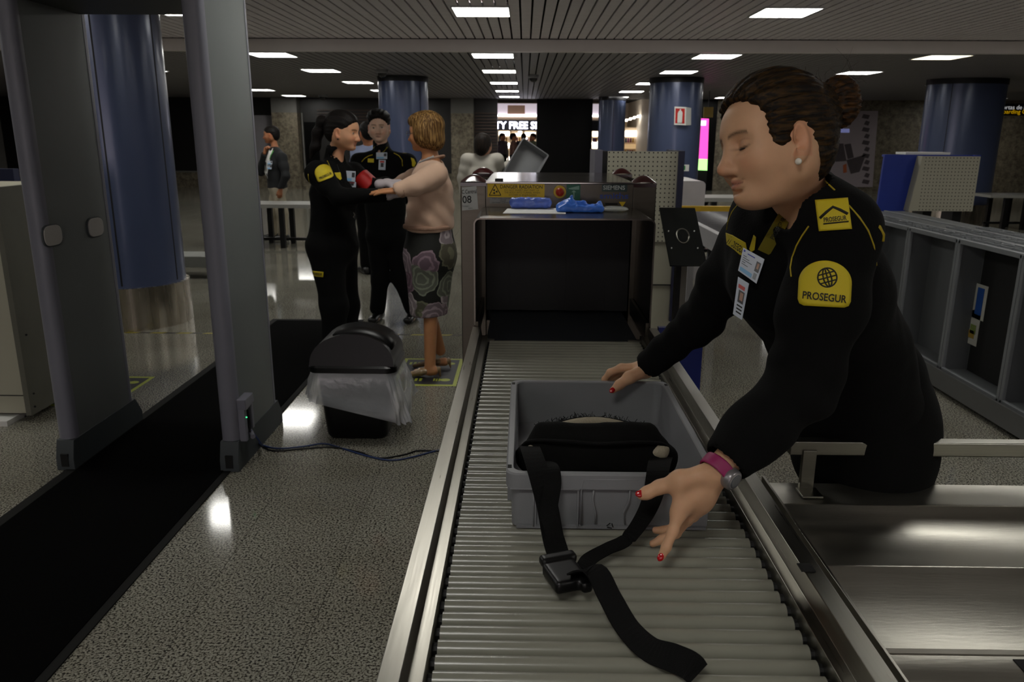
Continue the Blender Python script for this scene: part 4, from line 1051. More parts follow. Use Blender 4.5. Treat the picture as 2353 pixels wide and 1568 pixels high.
G().box(a.x+.1, a.x+.3, 8.5, 8.62, b_.z-.02, b_.z).build('monitor_foot', M_blackpl, dk)
bn = thing('bench', 'low grey bench glimpsed between the blue column and the gate', 'bench', (-4.0, 8.9, 0))
p = pz(450, 630, 0)
G().box(-4.6, -3.35, 8.75, 9.15, .13, .26).build('seat_slab', mat('bench_grey', '777873', .6), bn, bevel=.01)
for x in (-4.5, -3.5): G().box(x, x+.06, 8.8, 9.1, 0, .13).build('foot', M_blackpl, bn)
# tables with black legs in the background
def legtable(name, label, x0, x1_, y, h, legs):
    t = thing(name, label, 'table', ((x0+x1_)/2, y, 0), 'background tables')
    G().box(x0, x1_, y-.02, y+.6, h-.05, h).build('table_top', mat('table_grey', '8b8a85', .5), t)
    for x in legs:
        G().box(x-.035, x+.035, y, y+.07, 0, h-.05).build('leg', M_blackpl, t); G().box(x-.035, x+.035, y+.5, y+.57, 0, h-.05).build('leg', M_blackpl, t)
    G().box(x0+.1, x1_-.1, y+.25, y+.3, .08, .12).build('stretcher', M_blackpl, t)
legtable('search_table', 'grey table with black legs in front of the suited man', -4.6, -2.6, 11.3, pY(640, 470, 11.3).z, (-3.83, -3.5, -2.7))
legtable('search_table', 'grey table with black legs at the far right edge', 8.3, 10.2, 14.3, .62, (8.62, 8.98, 9.9))
legtable('search_table', 'grey table with black legs beyond the white scanner', 2.2, 4.2, 10.4, pY(1650, 455, 10.4).z, (2.28, 2.48, 4.0))
# far second scanner and its white conveyor
sc = thing('white_scanner', 'pale rounded end of another scanner behind the black plate', 'scanner', (1.9, 9.3, 0))
a, b_ = pY(1556, 416, 9), pY(1618, 480, 9)
prof = [(a.x, 0), (a.x, a.z-.05)]+[(a.x+.05-.05*math.cos(k*math.pi/8), a.z-.05+.05*math.sin(k*math.pi/8)) for k in range(1, 5)]+[(b_.x-.05+.05*math.sin(k*math.pi/8), a.z-.05+.05*math.cos(k*math.pi/8)) for k in range(5)]+[(b_.x, 0)]
G().prism([Vector((x, 9, z)) for x, z in prof], (0, .9, 0)).build('housing', mat('scanner_white', 'a9a6a8', .4), sc, auto=.6)
G().box(a.x+.03, b_.x-.03, 8.99, 9.0, .3, .75).build('tunnel_mouth', M_blk, sc)
fc = thing('white_conveyor', 'pale roller conveyor with yellow end caps behind the leaning officer', 'conveyor', (1.95, 7.7, 0))
M_wf = mat('conveyor_white', '99989a', .45)
x0_, x1_ = 1.62, 2.35
for x in (x0_, x1_): 
    G().box(x-.03, x+.03, 6.4, 8.7, .66, .82).build('side_frame', M_wf, fc, bevel=.005)
    for y in (6.6, 7.6, 8.5): G().box(x-.03, x+.03, y-.03, y+.03, .03, .68).build('leg', M_wf, fc); 
    G().box(x-.035, x+.035, 8.6, 8.75, .81, .85).build('end_cap', mat('cap_yellow', 'c9a21a', .5), fc)
for k in range(22): 
    G().cyl((x0_, 6.45+k*.1, .79), (x1_, 6.45+k*.1, .79), .03, 10).build('roller', mat('roller_dark', '4a484c', .4), fc, smooth=True)
G().box(x0_-.02, x1_+.02, 8.72, 8.78, .80, .86).build('yellow_end_bar', mat('cap_yellow', 'c9a21a', .5), fc)
p = pz(1617, 655, 0); t = thing('castor_stop', 'yellow castor post on the floor behind the black plate', 'castor', p)
G().cyl(p+Vector((0, 0, .05)), p+Vector((0, 0, .16)), .03, 12).build('yellow_sleeve', mat('cap_yellow', 'c9a21a', .5), t); G().cyl(p+Vector((-.03, 0, .03)), p+Vector((.03, 0, .03)), .03, 14).build('wheel', M_rubber, t)
G().box(p.x-.04, p.x+.12, p.y-.04, p.y+.04, .06, .08).build('bracket', M_wf, t)

# ---------------- rows of upright grey trays at the right
M_tr = mat('bin_grey', '5d6062', .5, var=.06); M_trl = mat('bin_rim', '74777a', .45)
XF, ZB, ZT = 2.73, .13, .985
names = ['empty grey tray standing on end, nearest of the front row', 'grey tray on end holding a black panel with two posters', 'empty grey tray on end, third of the front row from the right edge', 'empty grey tray on end just behind the officer’s back', 'grey tray on end hidden mostly by the officer', 'farthest grey tray on end in the front row']
def upright(label, y0, y1_, xf, depth, group, ribs=True):
    t = thing('upright_tray', label, 'tray', (xf+depth/2, (y0+y1_)/2, ZB), group)
    w_ = .014
    G().box(xf+depth-w_, xf+depth, y0, y1_, ZB, ZT).build('tray_floor', M_tr, t)
    G().box(xf, xf+depth-w_, y0, y0+w_, ZB, ZT).build('side_wall', M_tr, t); G().box(xf, xf+depth-w_, y1_-w_, y1_, ZB, ZT).build('side_wall', M_tr, t)
    G().box(xf, xf+depth-w_, y0+w_, y1_-w_, ZB, ZB+w_).build('end_wall', M_tr, t); G().box(xf, xf+depth-w_, y0+w_, y1_-w_, ZT-w_, ZT).build('end_wall', M_tr, t)
    for a_ in ((y0-.004, y0+.022, ZB, ZT), (y1_-.022, y1_+.004, ZB, ZT), (y0, y1_, ZB, ZB+.03), (y0, y1_, ZT-.025, ZT+.006)): G().box(xf-.012, xf+.012, a_[0], a_[1], a_[2], a_[3]).build('rim', M_trl, t, bevel=.004)
    if ribs:
        for k in range(3): 
            xx = xf+.05+k*depth/3.6
            G().box(xx, xx+.006, y0+.02, y1_-.02, ZT, ZT+.012).build('rib', M_trl, t)
        for k in range(5):
            yy = y0+.05+k*(y1_-y0-.1)/4
            G().box(xf+.04, xf+depth-.03, yy-.003, yy+.003, ZT, ZT+.012).build('rib', M_trl, t)
        ring = [(xf+.1+.02*math.cos(2*math.pi*k/16), (y0+y1_)/2+.05*math.sin(2*math.pi*k/16), ZT+.013) for k in range(17)]
        G().tube(ring, .004, 5).build('handle_rim', M_trl, t, smooth=True)
    return t
trs = []
Ys_ = [3.05, 3.67, 4.29, 4.95, 5.60, 6.25, 6.90]
for k in range(6): trs.append(upright(names[k], Ys_[k]+.006, Ys_[k+1]-.006, XF, .165, 'front row of upright trays'))
nm2 = ['nearest', 'second', 'third', 'fourth', 'fifth', 'farthest']
for k in range(6):
    upright('grey tray on end in the middle row, %s from the camera' % nm2[k], Ys_[k]+.03, Ys_[k+1]+.018, XF+.195, .165, 'middle row of upright trays', ribs=(k < 4))
    upright('grey tray on end in the rear row, %s from the camera' % nm2[k], Ys_[k]+.006, Ys_[k+1]-.006, XF+.39, .165, 'rear row of upright trays', ribs=(k < 4))
# black insert with two posters in the second bay (4.29..4.95 seen at 2200-2280 px)
bp_ = trs[2]; trs[2]['label'] = names[1]; trs[1]['label'] = names[2]
G().box(XF+.138, XF+.149, 4.34, 4.90, ZB+.02, ZT-.03).build('black_panel', M_blk, bp_)
xp = XF+.136
def poster(px, py, hw, hh, m): 
    p = pX(px, py, xp); return G().box(xp-.002, xp, p.y-hw, p.y+hw, p.z-hh, p.z+hh).build('notice', m, bp_)
M_sht = mat('sheet_dim', 'b7b7ae', .6)
poster(2250, 694, .075, .11, M_sht); poster(2234, 752, .075, .11, M_sht)
xp = XF+.133; poster(2251, 693, .035, .085, mat('poster_blue', '1f4f9c', .5)); poster(2236, 757, .03, .03, mat('poster_green', '7a8a4a', .5)); poster(2232, 768, .03, .025, mat('poster_ochre', 'a88a3a', .5))
tu = thing('tray_trolley', 'long low steel trolley carrying the upright grey trays', 'trolley', (XF+.3, 4.9, 0))
G().box(XF-.03, XF+.62, 3.0, 6.95, .075, .128).build('shelf', M_steeld, tu, bevel=.004); G().box(XF-.045, XF-.03, 3.0, 6.95, .03, .15).build('front_rail', mat('rail_grey', '6a6b6a', .4, .5), tu)
for y in (3.1, 4.4, 5.7, 6.8):
    for x in (XF+.05, XF+.55): G().cyl((x-.015, y, .035), (x+.015, y, .035), .035, 14).build('castor', M_rubber, tu)
# ---------------- signs
ex = thing('extinguisher_sign', 'red and white fire extinguisher sign projecting from the blue column', 'sign', (2.9, 15.1, 1.9))
A, B_, C_, D_ = [pY(x, y, 15.12) for x, y in ((1550, 245), (1576, 246), (1575, 288), (1549, 287))]
sw = thing
G().prism([A, B_, C_, D_], (0, .01, 0)).build('front_face', M_white, ex)
def inner(f, d): c_ = (A+B_+C_+D_)/4; return [c_+(p-c_)*f+Vector((0, d, 0)) for p in (A, B_, C_, D_)]
G().prism(inner(.82, -.004), (0, .003, 0)).build('red_field', mat('sign_red', 'b3150c', .5), ex)
cx_ = (A+B_+C_+D_)/4
G().lathe([(0, -.13), (.04, -.13), (.045, -.11), (.045, .05), (.03, .085), (.012, .095), (.012, .12), (0, .12)], cx_+Vector((0, -.006, 0)), 14, 1, .08).build('extinguisher_pictogram', M_white, ex, smooth=True)
E2, F2 = pY(1592, 249, 15.3), pY(1591, 287, 15.3)
G().prism([B_, E2, F2, C_], (.006, .0, 0)).build('side_face', M_white, ex); 
def mid(a_, b2, t): return a_.lerp(b2, t)
G().prism([mid(B_, E2, .12)+Vector((-.004, -.006, -.03)), mid(B_, E2, .75)+Vector((-.004, -.006, -.03)), mid(C_, F2, .75)+Vector((-.004, -.006, .03)), mid(C_, F2, .12)+Vector((-.004, -.006, .03))], (.002, .0, 0)).build('red_field', mat('sign_red', 'b3150c', .5), ex)
e2 = pY(1572, 386, 15.16); t = thing('exit_sign', 'small green and white emergency sign low on the blue column', 'sign', e2)
G().box(e2.x-.09, e2.x+.09, e2.y-.01, e2.y, e2.z-.06, e2.z+.06).build('plate', M_white, t); G().box(e2.x-.06, e2.x+.02, e2.y-.013, e2.y-.01, e2.z-.04, e2.z+.04).build('green_field', mat('sign_green', '2d8a4a', .5), t)
pk_ = thing('pink_lightbox', 'glowing pink and green advertising lightbox right of the blue column', 'lightbox', pY(1617, 392, 17.5))
A, B_, C_, D_ = [pY(x, y, 17.5) for x, y in ((1609, 272), (1629, 273), (1625, 392), (1603, 391))]
m1, m2 = A.lerp(D_, .78), B_.lerp(C_, .78)
G().prism([A, B_, m2, m1], (0, .12, 0)).build('pink_screen', mat('pink_glow', 'ff60c0', .5, emit='f04ab4', estr=1.5), pk_)
G().prism([m1, m2, C_, D_], (0, .12, 0)).build('green_screen', mat('green_glow', 'b8ff9a', .5, emit='b0ff90', estr=1.6), pk_)
q = pY(1616, 283, 17.48); G().box(q.x-.06, q.x+.06, 17.485, 17.499, q.z-.05, q.z+.05).build('white_caption', mat('white_glow', 'ffffff', .5, emit='ffffff', estr=1.8), pk_)
G().box(A.x-.05, A.x+.25, 17.62, 17.7, 0, D_.z+.3).build('stand', M_blackpl, pk_)
ys_ = thing('yellow_sign', 'small dim yellow sign hanging behind the pink lightbox', 'sign', pY(1626, 258, 20))
a, b_ = pY(1618, 246, 20), pY(1638, 270, 20); G().box(a.x, b_.x, 20, 20.05, b_.z, a.z).build('panel', mat('dim_yellow', '8a7620', .5), ys_); G().box(a.x+.1, a.x+.12, 20.0, 20.03, a.z, HF).build('hanger', M_blackpl, ys_)
# boarding gate sign
bs = thing('boarding_sign', 'black hanging sign with yellow arrow panel at the far right', 'sign', pY(2320, 250, 20))
YQ = 20.0; a, b_ = pY(2266, 238, YQ), pY(2420, 266, YQ)
G().box(a.x, b_.x+1.2, YQ, YQ+.15, b_.z, a.z).build('panel', mat('sign_black', '0a0a0a', .4), bs)
q0, q1 = pY(2280, 241, YQ), pY(2294, 262, YQ); G().box(q0.x, q1.x, YQ-.01, YQ, q1.z, q0.z).build('yellow_square', mat('sign_glow_yellow', 'd8a800', .5, emit='d8a800', estr=.5), bs)
M_sw = mat('sign_white_text', 'dddddd', .5, emit='dddddd', estr=.5); M_sy = mat('sign_glow_yellow', 'd8a800')
text('Portas de Embarque', pY(2297, 247, YQ-.01), (1, 0, 0), (0, 0, 1), .14, M_sw, bs, 'lettering', align='LEFT'); text('Boarding Gates', pY(2297, 257, YQ-.01), (1, 0, 0), (0, 0, 1), .14, M_sy, bs, 'lettering', align='LEFT')
text('C', pY(2287, 251, YQ-.02), (1, 0, 0), (0, 0, 1), .2, M_ink, bs, 'lettering', bold=.01)
ar = pY(2272, 252, YQ-.01); G().prism([ar+Vector((-.07, 0, 0)), ar+Vector((.02, 0, .07)), ar+Vector((.02, 0, .025)), ar+Vector((.08, 0, .025)), ar+Vector((.08, 0, -.025)), ar+Vector((.02, 0, -.025)), ar+Vector((.02, 0, -.07))], (0, .005, 0)).build('arrow', M_sy, bs)
for x in (a.x+.3, b_.x+.6): G().box(x, x+.03, YQ+.06, YQ+.09, a.z, HF).build('hanger', M_blackpl, bs)
# wall poster at right
wp = thing('wall_poster', 'large pale advertising poster on the stone wall behind the officer', 'poster', pY(1950, 430, YW-.03))
YPp = YW-.03
def pw(px, py, d=0): return pY(px, py, YPp-d)
G().prism([pw(1790, 255), pw(2018, 255), pw(2005, 430), pw(1790, 430)], (0, .03, 0)).build('sheet', mat('poster_pale', 'a3989c', .5, var=.15, scale=1.2), wp)
M_pp = mat('poster_violet', '9aa0e0', .5, emit='9aa0e0', estr=.25); M_pd = mat('poster_dark', '4d4548', .5); M_po = mat('poster_orange', 'b0603a', .5)  # dark print colour for the poster shapes and edge
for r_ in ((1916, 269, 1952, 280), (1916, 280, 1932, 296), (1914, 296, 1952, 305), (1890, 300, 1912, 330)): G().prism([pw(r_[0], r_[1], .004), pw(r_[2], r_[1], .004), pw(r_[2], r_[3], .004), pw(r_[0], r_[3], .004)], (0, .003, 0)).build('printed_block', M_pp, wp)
for c_ in ([(1922, 330), (1938, 330), (1945, 370), (1920, 372)], [(1940, 332), (1955, 330), (1962, 362), (1948, 366)], [(1945, 368), (1990, 355), (1975, 395), (1955, 400)]): G().prism([pw(x, y, .004) for x, y in c_], (0, .003, 0)).build('printed_shape', M_pd, wp)
G().prism([pw(x, y, .008) for x, y in ((1937, 380), (1945, 376), (1946, 396), (1938, 398))], (0, .003, 0)).build('printed_flame', M_po, wp)
for k in range(11):
    y = 262+k*15; G().prism([pw(x, yy, .004) for x, yy in ((1984+6*(k % 2), y), (1999, y+3), (1995, y+12), (1980+5*(k % 2), y+9))], (0, .003, 0)).build('printed_edge', M_pd, wp)
# ================================================================== PEOPLE
def V3(p): return np.array((p[0], p[1], p[2]), np.float32)
class Frame:
    def __init__(s, o, fwd, up, sc=1.):
        f = V3(fwd); f /= np.linalg.norm(f); u = V3(up); u = u-f*(u@f); u /= np.linalg.norm(u); l = np.cross(u, f)
        s.R = np.stack([f, l, u], 1); s.o = V3(o); s.sc = sc
    def p(s, x, y, z): return s.o+s.R @ (np.array((x, y, z), np.float32)*s.sc)
    def loc(s, V): return (V-s.o) @ s.R/s.sc
def head_sdf(s, F, fem=True, jaw=1., full=0.):
    S_ = F.sc
    XS = lambda c: (c[0]*.93 if c[0] > 0 else c[0], c[1], c[2])
    def E(c, r, k=.02, op='u', R=None): s.ell(F.p(*XS(c)), np.array(r)*S_, F.R if R is None else F.R @ R, k*S_, op)
    def C(a, b, ra, rb, k=.015, op='u'): s.cone(F.p(*XS(a)), F.p(*XS(b)), ra*S_, rb*S_, k*S_, op)
    E((-.022, 0, .034), (.098, .076, .086)); E((.028, 0, .03), (.068, .066, .062), .03)
    E((.030, 0, -.035), (.060+full*.003, .060+full*.004, .070), .04)
    for y in (-1, 1):
        C((-.012, y*.050*jaw, -.052), (.056, y*.012, -.085), .022+full*.004, .017, .03)
        E((.055, y*.036, -.030), (.030, .027+full*.003, .030), .03)
        C((.080, y*.014, .020), (.066, y*.046, .016), .0085, .009, .018)
        E((-.014, y*.050, -.012), (.04, .024, .055), .03)
    E((.074, 0, -.089), (.018, .020, .015), .02)
    if full: E((.03, 0, -.086), (.04, .033, .02), .03)
    for y in (-1, 1): E((.096, y*.033, .000), (.017, .019, .013), .016, 's')
    for y in (-1, 1): E((.0735, y*.0325, -.001), (.0155, .0175, .0135), .006)
    C((.088, 0, .010), (.1135, 0, -.034), .0078, .0105, .013); E((.1105, 0, -.038), (.0135, .0130, .0110), .008)
    for y in (-1, 1): E((.096, y*.0125, -.0425), (.0115, .0085, .0085), .007)
    for y in (-1, 1): C((.100, y*.007, -.052), (.094, y*.008, -.050), .0035, .0035, .003, 's')
    C((.082, -.021, -.0625), (.0935, 0, -.0605), .0034, .0044, .009); C((.082, .021, -.0625), (.0935, 0, -.0605), .0034, .0044, .009)
    C((.082, -.018, -.069), (.0915, 0, -.0705), .0036, .0050, .009); C((.082, .018, -.069), (.0915, 0, -.0705), .0036, .0050, .009)
    C((.0865, -.024, -.0620), (.0995, 0, -.0655), .0017, .0017, .004, 's'); C((.0865, .024, -.0620), (.0995, 0, -.0655), .0017, .0017, .004, 's')
    E((.0885, 0, -.0800), (.006, .014, .003), .010, 's')
    for y in (-1, 1):   # ear
        a = .35
        Rr = np.array(((math.cos(a), -math.sin(a)*y, 0), (math.sin(a)*y, math.cos(a), 0), (0, 0, 1)), np.float32)
        E((-.004, y*.0835, -.012), (.0195, .0085, .033), .005, 'u', Rr); E((.002, y*.0815, -.040), (.010, .006, .011), .006)
        E((.001, y*.0915, -.008), (.0115, .0085, .021), .005, 's', Rr); E((.005, y*.0865, -.020), (.007, .009, .009), .004, 's')
def skin_colour(F, base, lips, brow='2a1c12', eye=True, blush=.12, lipy=.019, beard=0.):
    b = np.array(lin(base)); lp = np.array(lin(lips)); bw = np.array(lin(brow))
    def col(V):
        L = F.loc(V); x, y, z = L.T; x = np.where(x > 0, x/.93, x); c = np.tile(b, (len(V), 1))
        near = (x > .03) & (np.abs(z) < .13) & (np.abs(y) < .09)
        def mix(m, t): 
            m = np.clip(m, 0, 1)[:, None]; c[:] = c*(1-m)+t*m
        red = np.array((b[0]*1.05, b[1]*.72, b[2]*.66))
        mix(near*blush*4*np.exp(-((np.abs(y)-.042)/.018)**2-((z+.035)/.02)**2), red)
        mix(near*.5*np.exp(-(y/.014)**2-((z+.037)/.014)**2)*(x > .09), red)
        ear = (np.abs(y) > .0785) & (np.abs(z) < .04) & (np.abs(x+.004) < .03); mix(ear*.45, red)
        if beard: mix(near*beard*np.exp(-((z+.085)/.028)**2), bw*1.5)
        lip = (x > .078)*np.clip(1.6-((y/lipy)**2+((z+.0655)/.0085)**2)*1.2, 0, 1); mix(lip*.6, lp)
        mix((x > .085)*np.exp(-((z+.0655)/.0014)**2)*(np.abs(y) < .022)*.8, lp*.25)
        # brows
        bz = .0185+.003*np.sin(np.clip((np.abs(y)-.012)/.038, 0, 1)*math.pi)
        mix((x > .045)*(np.abs(y) > .010)*(np.abs(y) < .050)*np.exp(-((z-bz)/.0032)**2)*.8, bw)
        if eye:
            ye = np.abs(y)-.0325
            m = (x > .06)*np.clip(1.4-((ye/.014)**2+((z+.0005)/.0052)**2)*1.1, 0, 1); mix(m, np.array(lin('b9b2a8')))
            m = (x > .06)*np.clip(2-((ye/.0058)**2+((z+.0002)/.0052)**2)*1.5, 0, 1); mix(m, np.array(lin('1c120c')))
            mix((x > .06)*np.exp(-((ye)/.015)**4)*np.exp(-((z-.0058)/.0016)**2)*.9, np.array(lin('1c120c')))
        else:
            ye = np.abs(y)-.0325
            mix((x > .05)*np.exp(-(ye/.017)**4)*np.exp(-((z+.0070-6*ye*ye)/.0022)**2)*.95, np.array(lin('160e08'))); mix((x > .05)*np.exp(-(ye/.017)**4)*np.exp(-((z-.0085+8*ye*ye)/.0016)**2)*.45, red*.4)
            mix((x > .05)*np.exp(-(ye/.016)**4)*np.exp(-((z-.004)/.006)**2)*.30, red*.6)
        return c
    return col
def hand_sdf(s, w, d, n, side, curl=(.3, .35, .4, .45), spread=.08, thumb=(.6, .5), sc=1., nails=None, rad=1.):
    """w wrist, d towards the knuckles, n out of the back of the hand, side=+1 when the thumb lies along d x n"""
    w, d, n = V3(w), V3(d), V3(n); d /= np.linalg.norm(d); n = n-d*(n@d); n /= np.linalg.norm(n); t = np.cross(d, n)*side
    kn = [w+d*.088*sc+t*o*sc for o in (.028, .009, -.010, -.027)]
    kn[3] = kn[3]-d*.010*sc
    for i, k_ in enumerate(kn): s.cone(w+t*(.014, .005, -.005, -.014)[i]*sc+d*.008*sc, k_, .0155*sc*rad, .0105*sc*rad, .012)
    ln = [(.040, .024, .020), (.045, .027, .021), (.041, .025, .020), (.032, .019, .018)]
    rr = (.0088, .0090, .0085, .0075)
    out = []
    for i, k_ in enumerate(kn):
        dd = d+t*spread*(1.5-i); dd /= np.linalg.norm(dd); p = k_; ang = curl[i]*.8; pts = [p]
        for j in range(3):
            v = dd*math.cos(ang)-n*math.sin(ang); p = p+v*ln[i][j]*sc; pts.append(p); ang += curl[i]*(1.1 if j == 0 else .7)
        s.chain(pts, [rr[i]*sc*rad*f for f in (1.08, 1., .93, .80)], .006); out.append((pts, v))
    b_ = w+d*.022*sc+t*.022*sc-n*.006*sc
    v1 = d*math.cos(thumb[0])+t*math.sin(thumb[0])-n*.25; v1 /= np.linalg.norm(v1); p1 = b_+v1*.042*sc
    v2 = d*math.cos(thumb[0]-thumb[1])+t*math.sin(thumb[0]-thumb[1])-n*.3; v2 /= np.linalg.norm(v2); p2 = p1+v2*.032*sc; p3 = p2+v2*.024*sc
    s.chain([w+d*.01*sc, b_, p1, p2, p3], [.015*sc, .0145*sc*rad, .0115*sc*rad, .0100*sc*rad, .0082*sc*rad], .010)
    return out, (p3, v2)
class Cast:
    """drops marks onto a finished garment along the sight line of a photo pixel"""
    def __init__(s, objs):
        s.t = []; s.d = 1.6
        for o in objs:
            s.d = (Vector(o.data.vertices[0].co)-CP).length
            me = o.data; s.t.append(BVHTree.FromPolygons([v.co.copy() for v in me.vertices], [tuple(p.vertices) for p in me.polygons]))
    def __call__(s, px, py, off=.002):
        r = ray(px, py).normalized(); best = None
        for t in s.t:
            h = t.ray_cast(CP, r)
            if h[0] is not None and (best is None or h[3] < best[3]): best = h
        if best is None:
            for t in s.t:      # just past the outline: take the nearest cloth to the sight line
                q = t.find_nearest(CP+r*s.d)
                if q[0] is not None and q[3] < .05: return q[0]-r*off
            return None
        s.d = best[3]
        return best[0]-r*off
    def patch(s, contour, name, m, parent, off=.0025, rings=7, fill=None):
        n = len(contour); cx = sum(c[0] for c in contour)/n; cy = sum(c[1] for c in contour)/n
        P_, last = [], None
        for k in range(rings+1):
            f = k/rings
            for (x, y) in (contour if k else [(cx, cy)]):
                q = s(cx+(x-cx)*f, cy+(y-cy)*f, off) or last; last = q; P_.append(q)
        if any(p is None for p in P_):
            good = [p for p in P_ if p is not None]
            if not good: return None
            P_ = [p if p is not None else good[0] for p in P_]
        top = P_; fs = []
        for i in range(n): fs.append((0, 1+i, 1+(i+1) % n))
        for k in range(rings-1):
            for i in range(n): a = 1+k*n; fs.append((a+i, a+n+i, a+n+(i+1) % n, a+(i+1) % n))
        g = G(); g.add(top, fs); o = g.build(name, m, parent, smooth=True)
        md = o.modifiers.new('t', 'SOLIDIFY'); md.thickness = .0012; md.offset = 0
        return o
    def line(s, pts, r, name, m, parent, off=.001):
        q = [s(x, y, off) for x, y in pts]; q = [p for p in q if p is not None]
        if len(q) < 2: return None
        return G().tube(q, r, 6).build(name, m, parent, smooth=True)
    def text(s, body, px, py, w, h, ang, m, parent, name='lettering', bold=.01, off=.0045, xv=None, yv=None):
        """lettering fitted in a w x h pixel box, turned by ang degrees"""
        o = text(body, (0, 0, 0), (1, 0, 0), (0, 1, 0), 1., m, parent, name, bold=bold, ext=0)
        me = o.data; xs_ = [v.co.x for v in me.vertices]; ys_ = [v.co.y for v in me.vertices]
        sx_, sy_ = w/(max(xs_)-min(xs_)), h/(max(ys_)-min(ys_)); cx, cy = (max(xs_)+min(xs_))/2, (max(ys_)+min(ys_))/2
        a = math.radians(ang); xv = xv or (math.cos(a), math.sin(a)); yv = yv or (math.sin(a), -math.cos(a)); last = None
        for v in me.vertices:
            u, t = (v.co.x-cx)*sx_, (v.co.y-cy)*sy_
            q = s(px+xv[0]*u+yv[0]*t, py+xv[1]*u+yv[1]*t, off) or last; last = q
            if q is not None: v.co = q
        return o
def arch(cx, cy, w, h, ang=0, n=22, r=.12):
    """tombstone shaped contour in pixels"""
    pts = [(-w/2+r*w+(w-2*r*w)*k/8, h/2) for k in range(9)]+[(w/2-r*w*.3, h/2-r*w*.3), (w/2, h/2-r*w)]
    for k in range(n+1): a = math.pi*k/n; pts.append((w/2*math.cos(a), -h/2+h*.48-h*.48*math.sin(a)))
    pts += [(-w/2, h/2-r*w), (-w/2+r*w*.3, h/2-r*w*.3)]
    a = math.radians(ang); return [(cx+x*math.cos(a)-y*math.sin(a), cy+x*math.sin(a)+y*math.cos(a)) for x, y in pts]
def rect(cx, cy, w, h, ang=0, sk=0., n=4):
    pts = []
    for (ax, ay), (bx, by) in (((-1, -1), (1, -1)), ((1, -1), (1, 1)), ((1, 1), (-1, 1)), ((-1, 1), (-1, -1))):
        for k in range(n): t = k/n; pts.append(((ax+(bx-ax)*t)*w/2, (ay+(by-ay)*t)*h/2))
    a = math.radians(ang); return [(cx+x*math.cos(a)-y*math.sin(a)+sk*y, cy+x*math.sin(a)+y*math.cos(a)) for x, y in pts]
def globe(cast, cx, cy, r, m, parent, ang=-20, lw=.0014, sx=1.):
    def ell(rx, ry, rot):
        a = math.radians(rot+ang); return [(cx+(rx*math.cos(t)*math.cos(a)-ry*math.sin(t)*math.sin(a))*sx, cy+rx*math.cos(t)*math.sin(a)+ry*math.sin(t)*math.cos(a)) for t in [2*math.pi*k/24 for k in range(25)]]
    for rx, ry, rot in ((r, r, 0), (r*.42, r, 0)): cast.line(ell(rx, ry, rot), lw, 'globe_emblem', m, parent, off=.003)
    a = math.radians(ang)
    for t in (-.45, 0, .45):
        hw = r*math.sqrt(1-t*t); p0, p1 = (-hw, t*r), (hw, t*r)
        cast.line([(cx+(x*math.cos(a)-y*math.sin(a))*sx, cy+x*math.sin(a)+y*math.cos(a)) for x, y in [(p0[0]+(p1[0]-p0[0])*k/8, p0[1]) for k in range(9)]], lw, 'globe_emblem', m, parent, off=.003)
    cast.line([(cx+(0*math.cos(a)-y*math.sin(a))*sx, cy+y*math.cos(a)) for y in [-r+2*r*k/8 for k in range(9)]], lw, 'globe_emblem', m, parent, off=.003)

M_skin = vmat('skin', .5, sss=.12, spec=.35, bump=.08, bscale=350)
M_uni = mat('uniform_black', '050505', .95, spec=.2, bump=.25, bscale=260, var=.3)
M_trou = mat('trousers_black', '040404', .95, spec=.2, bump=.2, bscale=220)
M_patch = mat('patch_yellow', 'c9b416', .65, var=.06, bump=.2, bscale=900); M_patchink = mat('patch_ink', '14140c', .7); M_pipe = mat('piping_yellow', 'a8930f', .6)
M_card = mat('card_white', 'aeb6c2', .35, var=.04); M_cardblue = mat('card_blue', '6fa3c9', .4); M_cardred = mat('card_red', 'b03a34', .4); M_photo = mat('card_photo', '2c2a2c', .4); M_photoskin = mat('card_face', '9a7460', .5)
M_nail = mat('nail_red', 'b00d14', .15, coat=.6)
def hairmat(name, dark, light, stretch=(1, 1, 1), rot=(0, 0, 0)):
    m = mat(name, dark, .62, var=.3, scale=20, spec=.22); N, L, b = nodes(m)
    mp = [n for n in N if n.type == 'MAPPING'][0]; mp.inputs['Scale'].default_value = stretch; mp.inputs['Rotation'].default_value = rot
    nz = N.new('ShaderNodeTexNoise'); nz.inputs['Scale'].default_value = 22; nz.inputs['Detail'].default_value = 6; nz.inputs['Distortion'].default_value = .4; L.new(mp.outputs[0], nz.inputs['Vector'])
    r = N.new('ShaderNodeValToRGB'); r.color_ramp.elements[0].position = .42; r.color_ramp.elements[0].color = lin(dark)+(1,); r.color_ramp.elements[1].position = .74; r.color_ramp.elements[1].color = lin(light)+(1,)
    L.new(nz.outputs['Fac'], r.inputs[0]); L.new(r.outputs[0], b.inputs['Base Color'])
    bp = N.new('ShaderNodeBump'); bp.inputs['Strength'].default_value = .6; bp.inputs['Distance'].default_value = .004; L.new(nz.outputs['Fac'], bp.inputs['Height']); L.new(bp.outputs[0], b.inputs['Normal'])
    return m
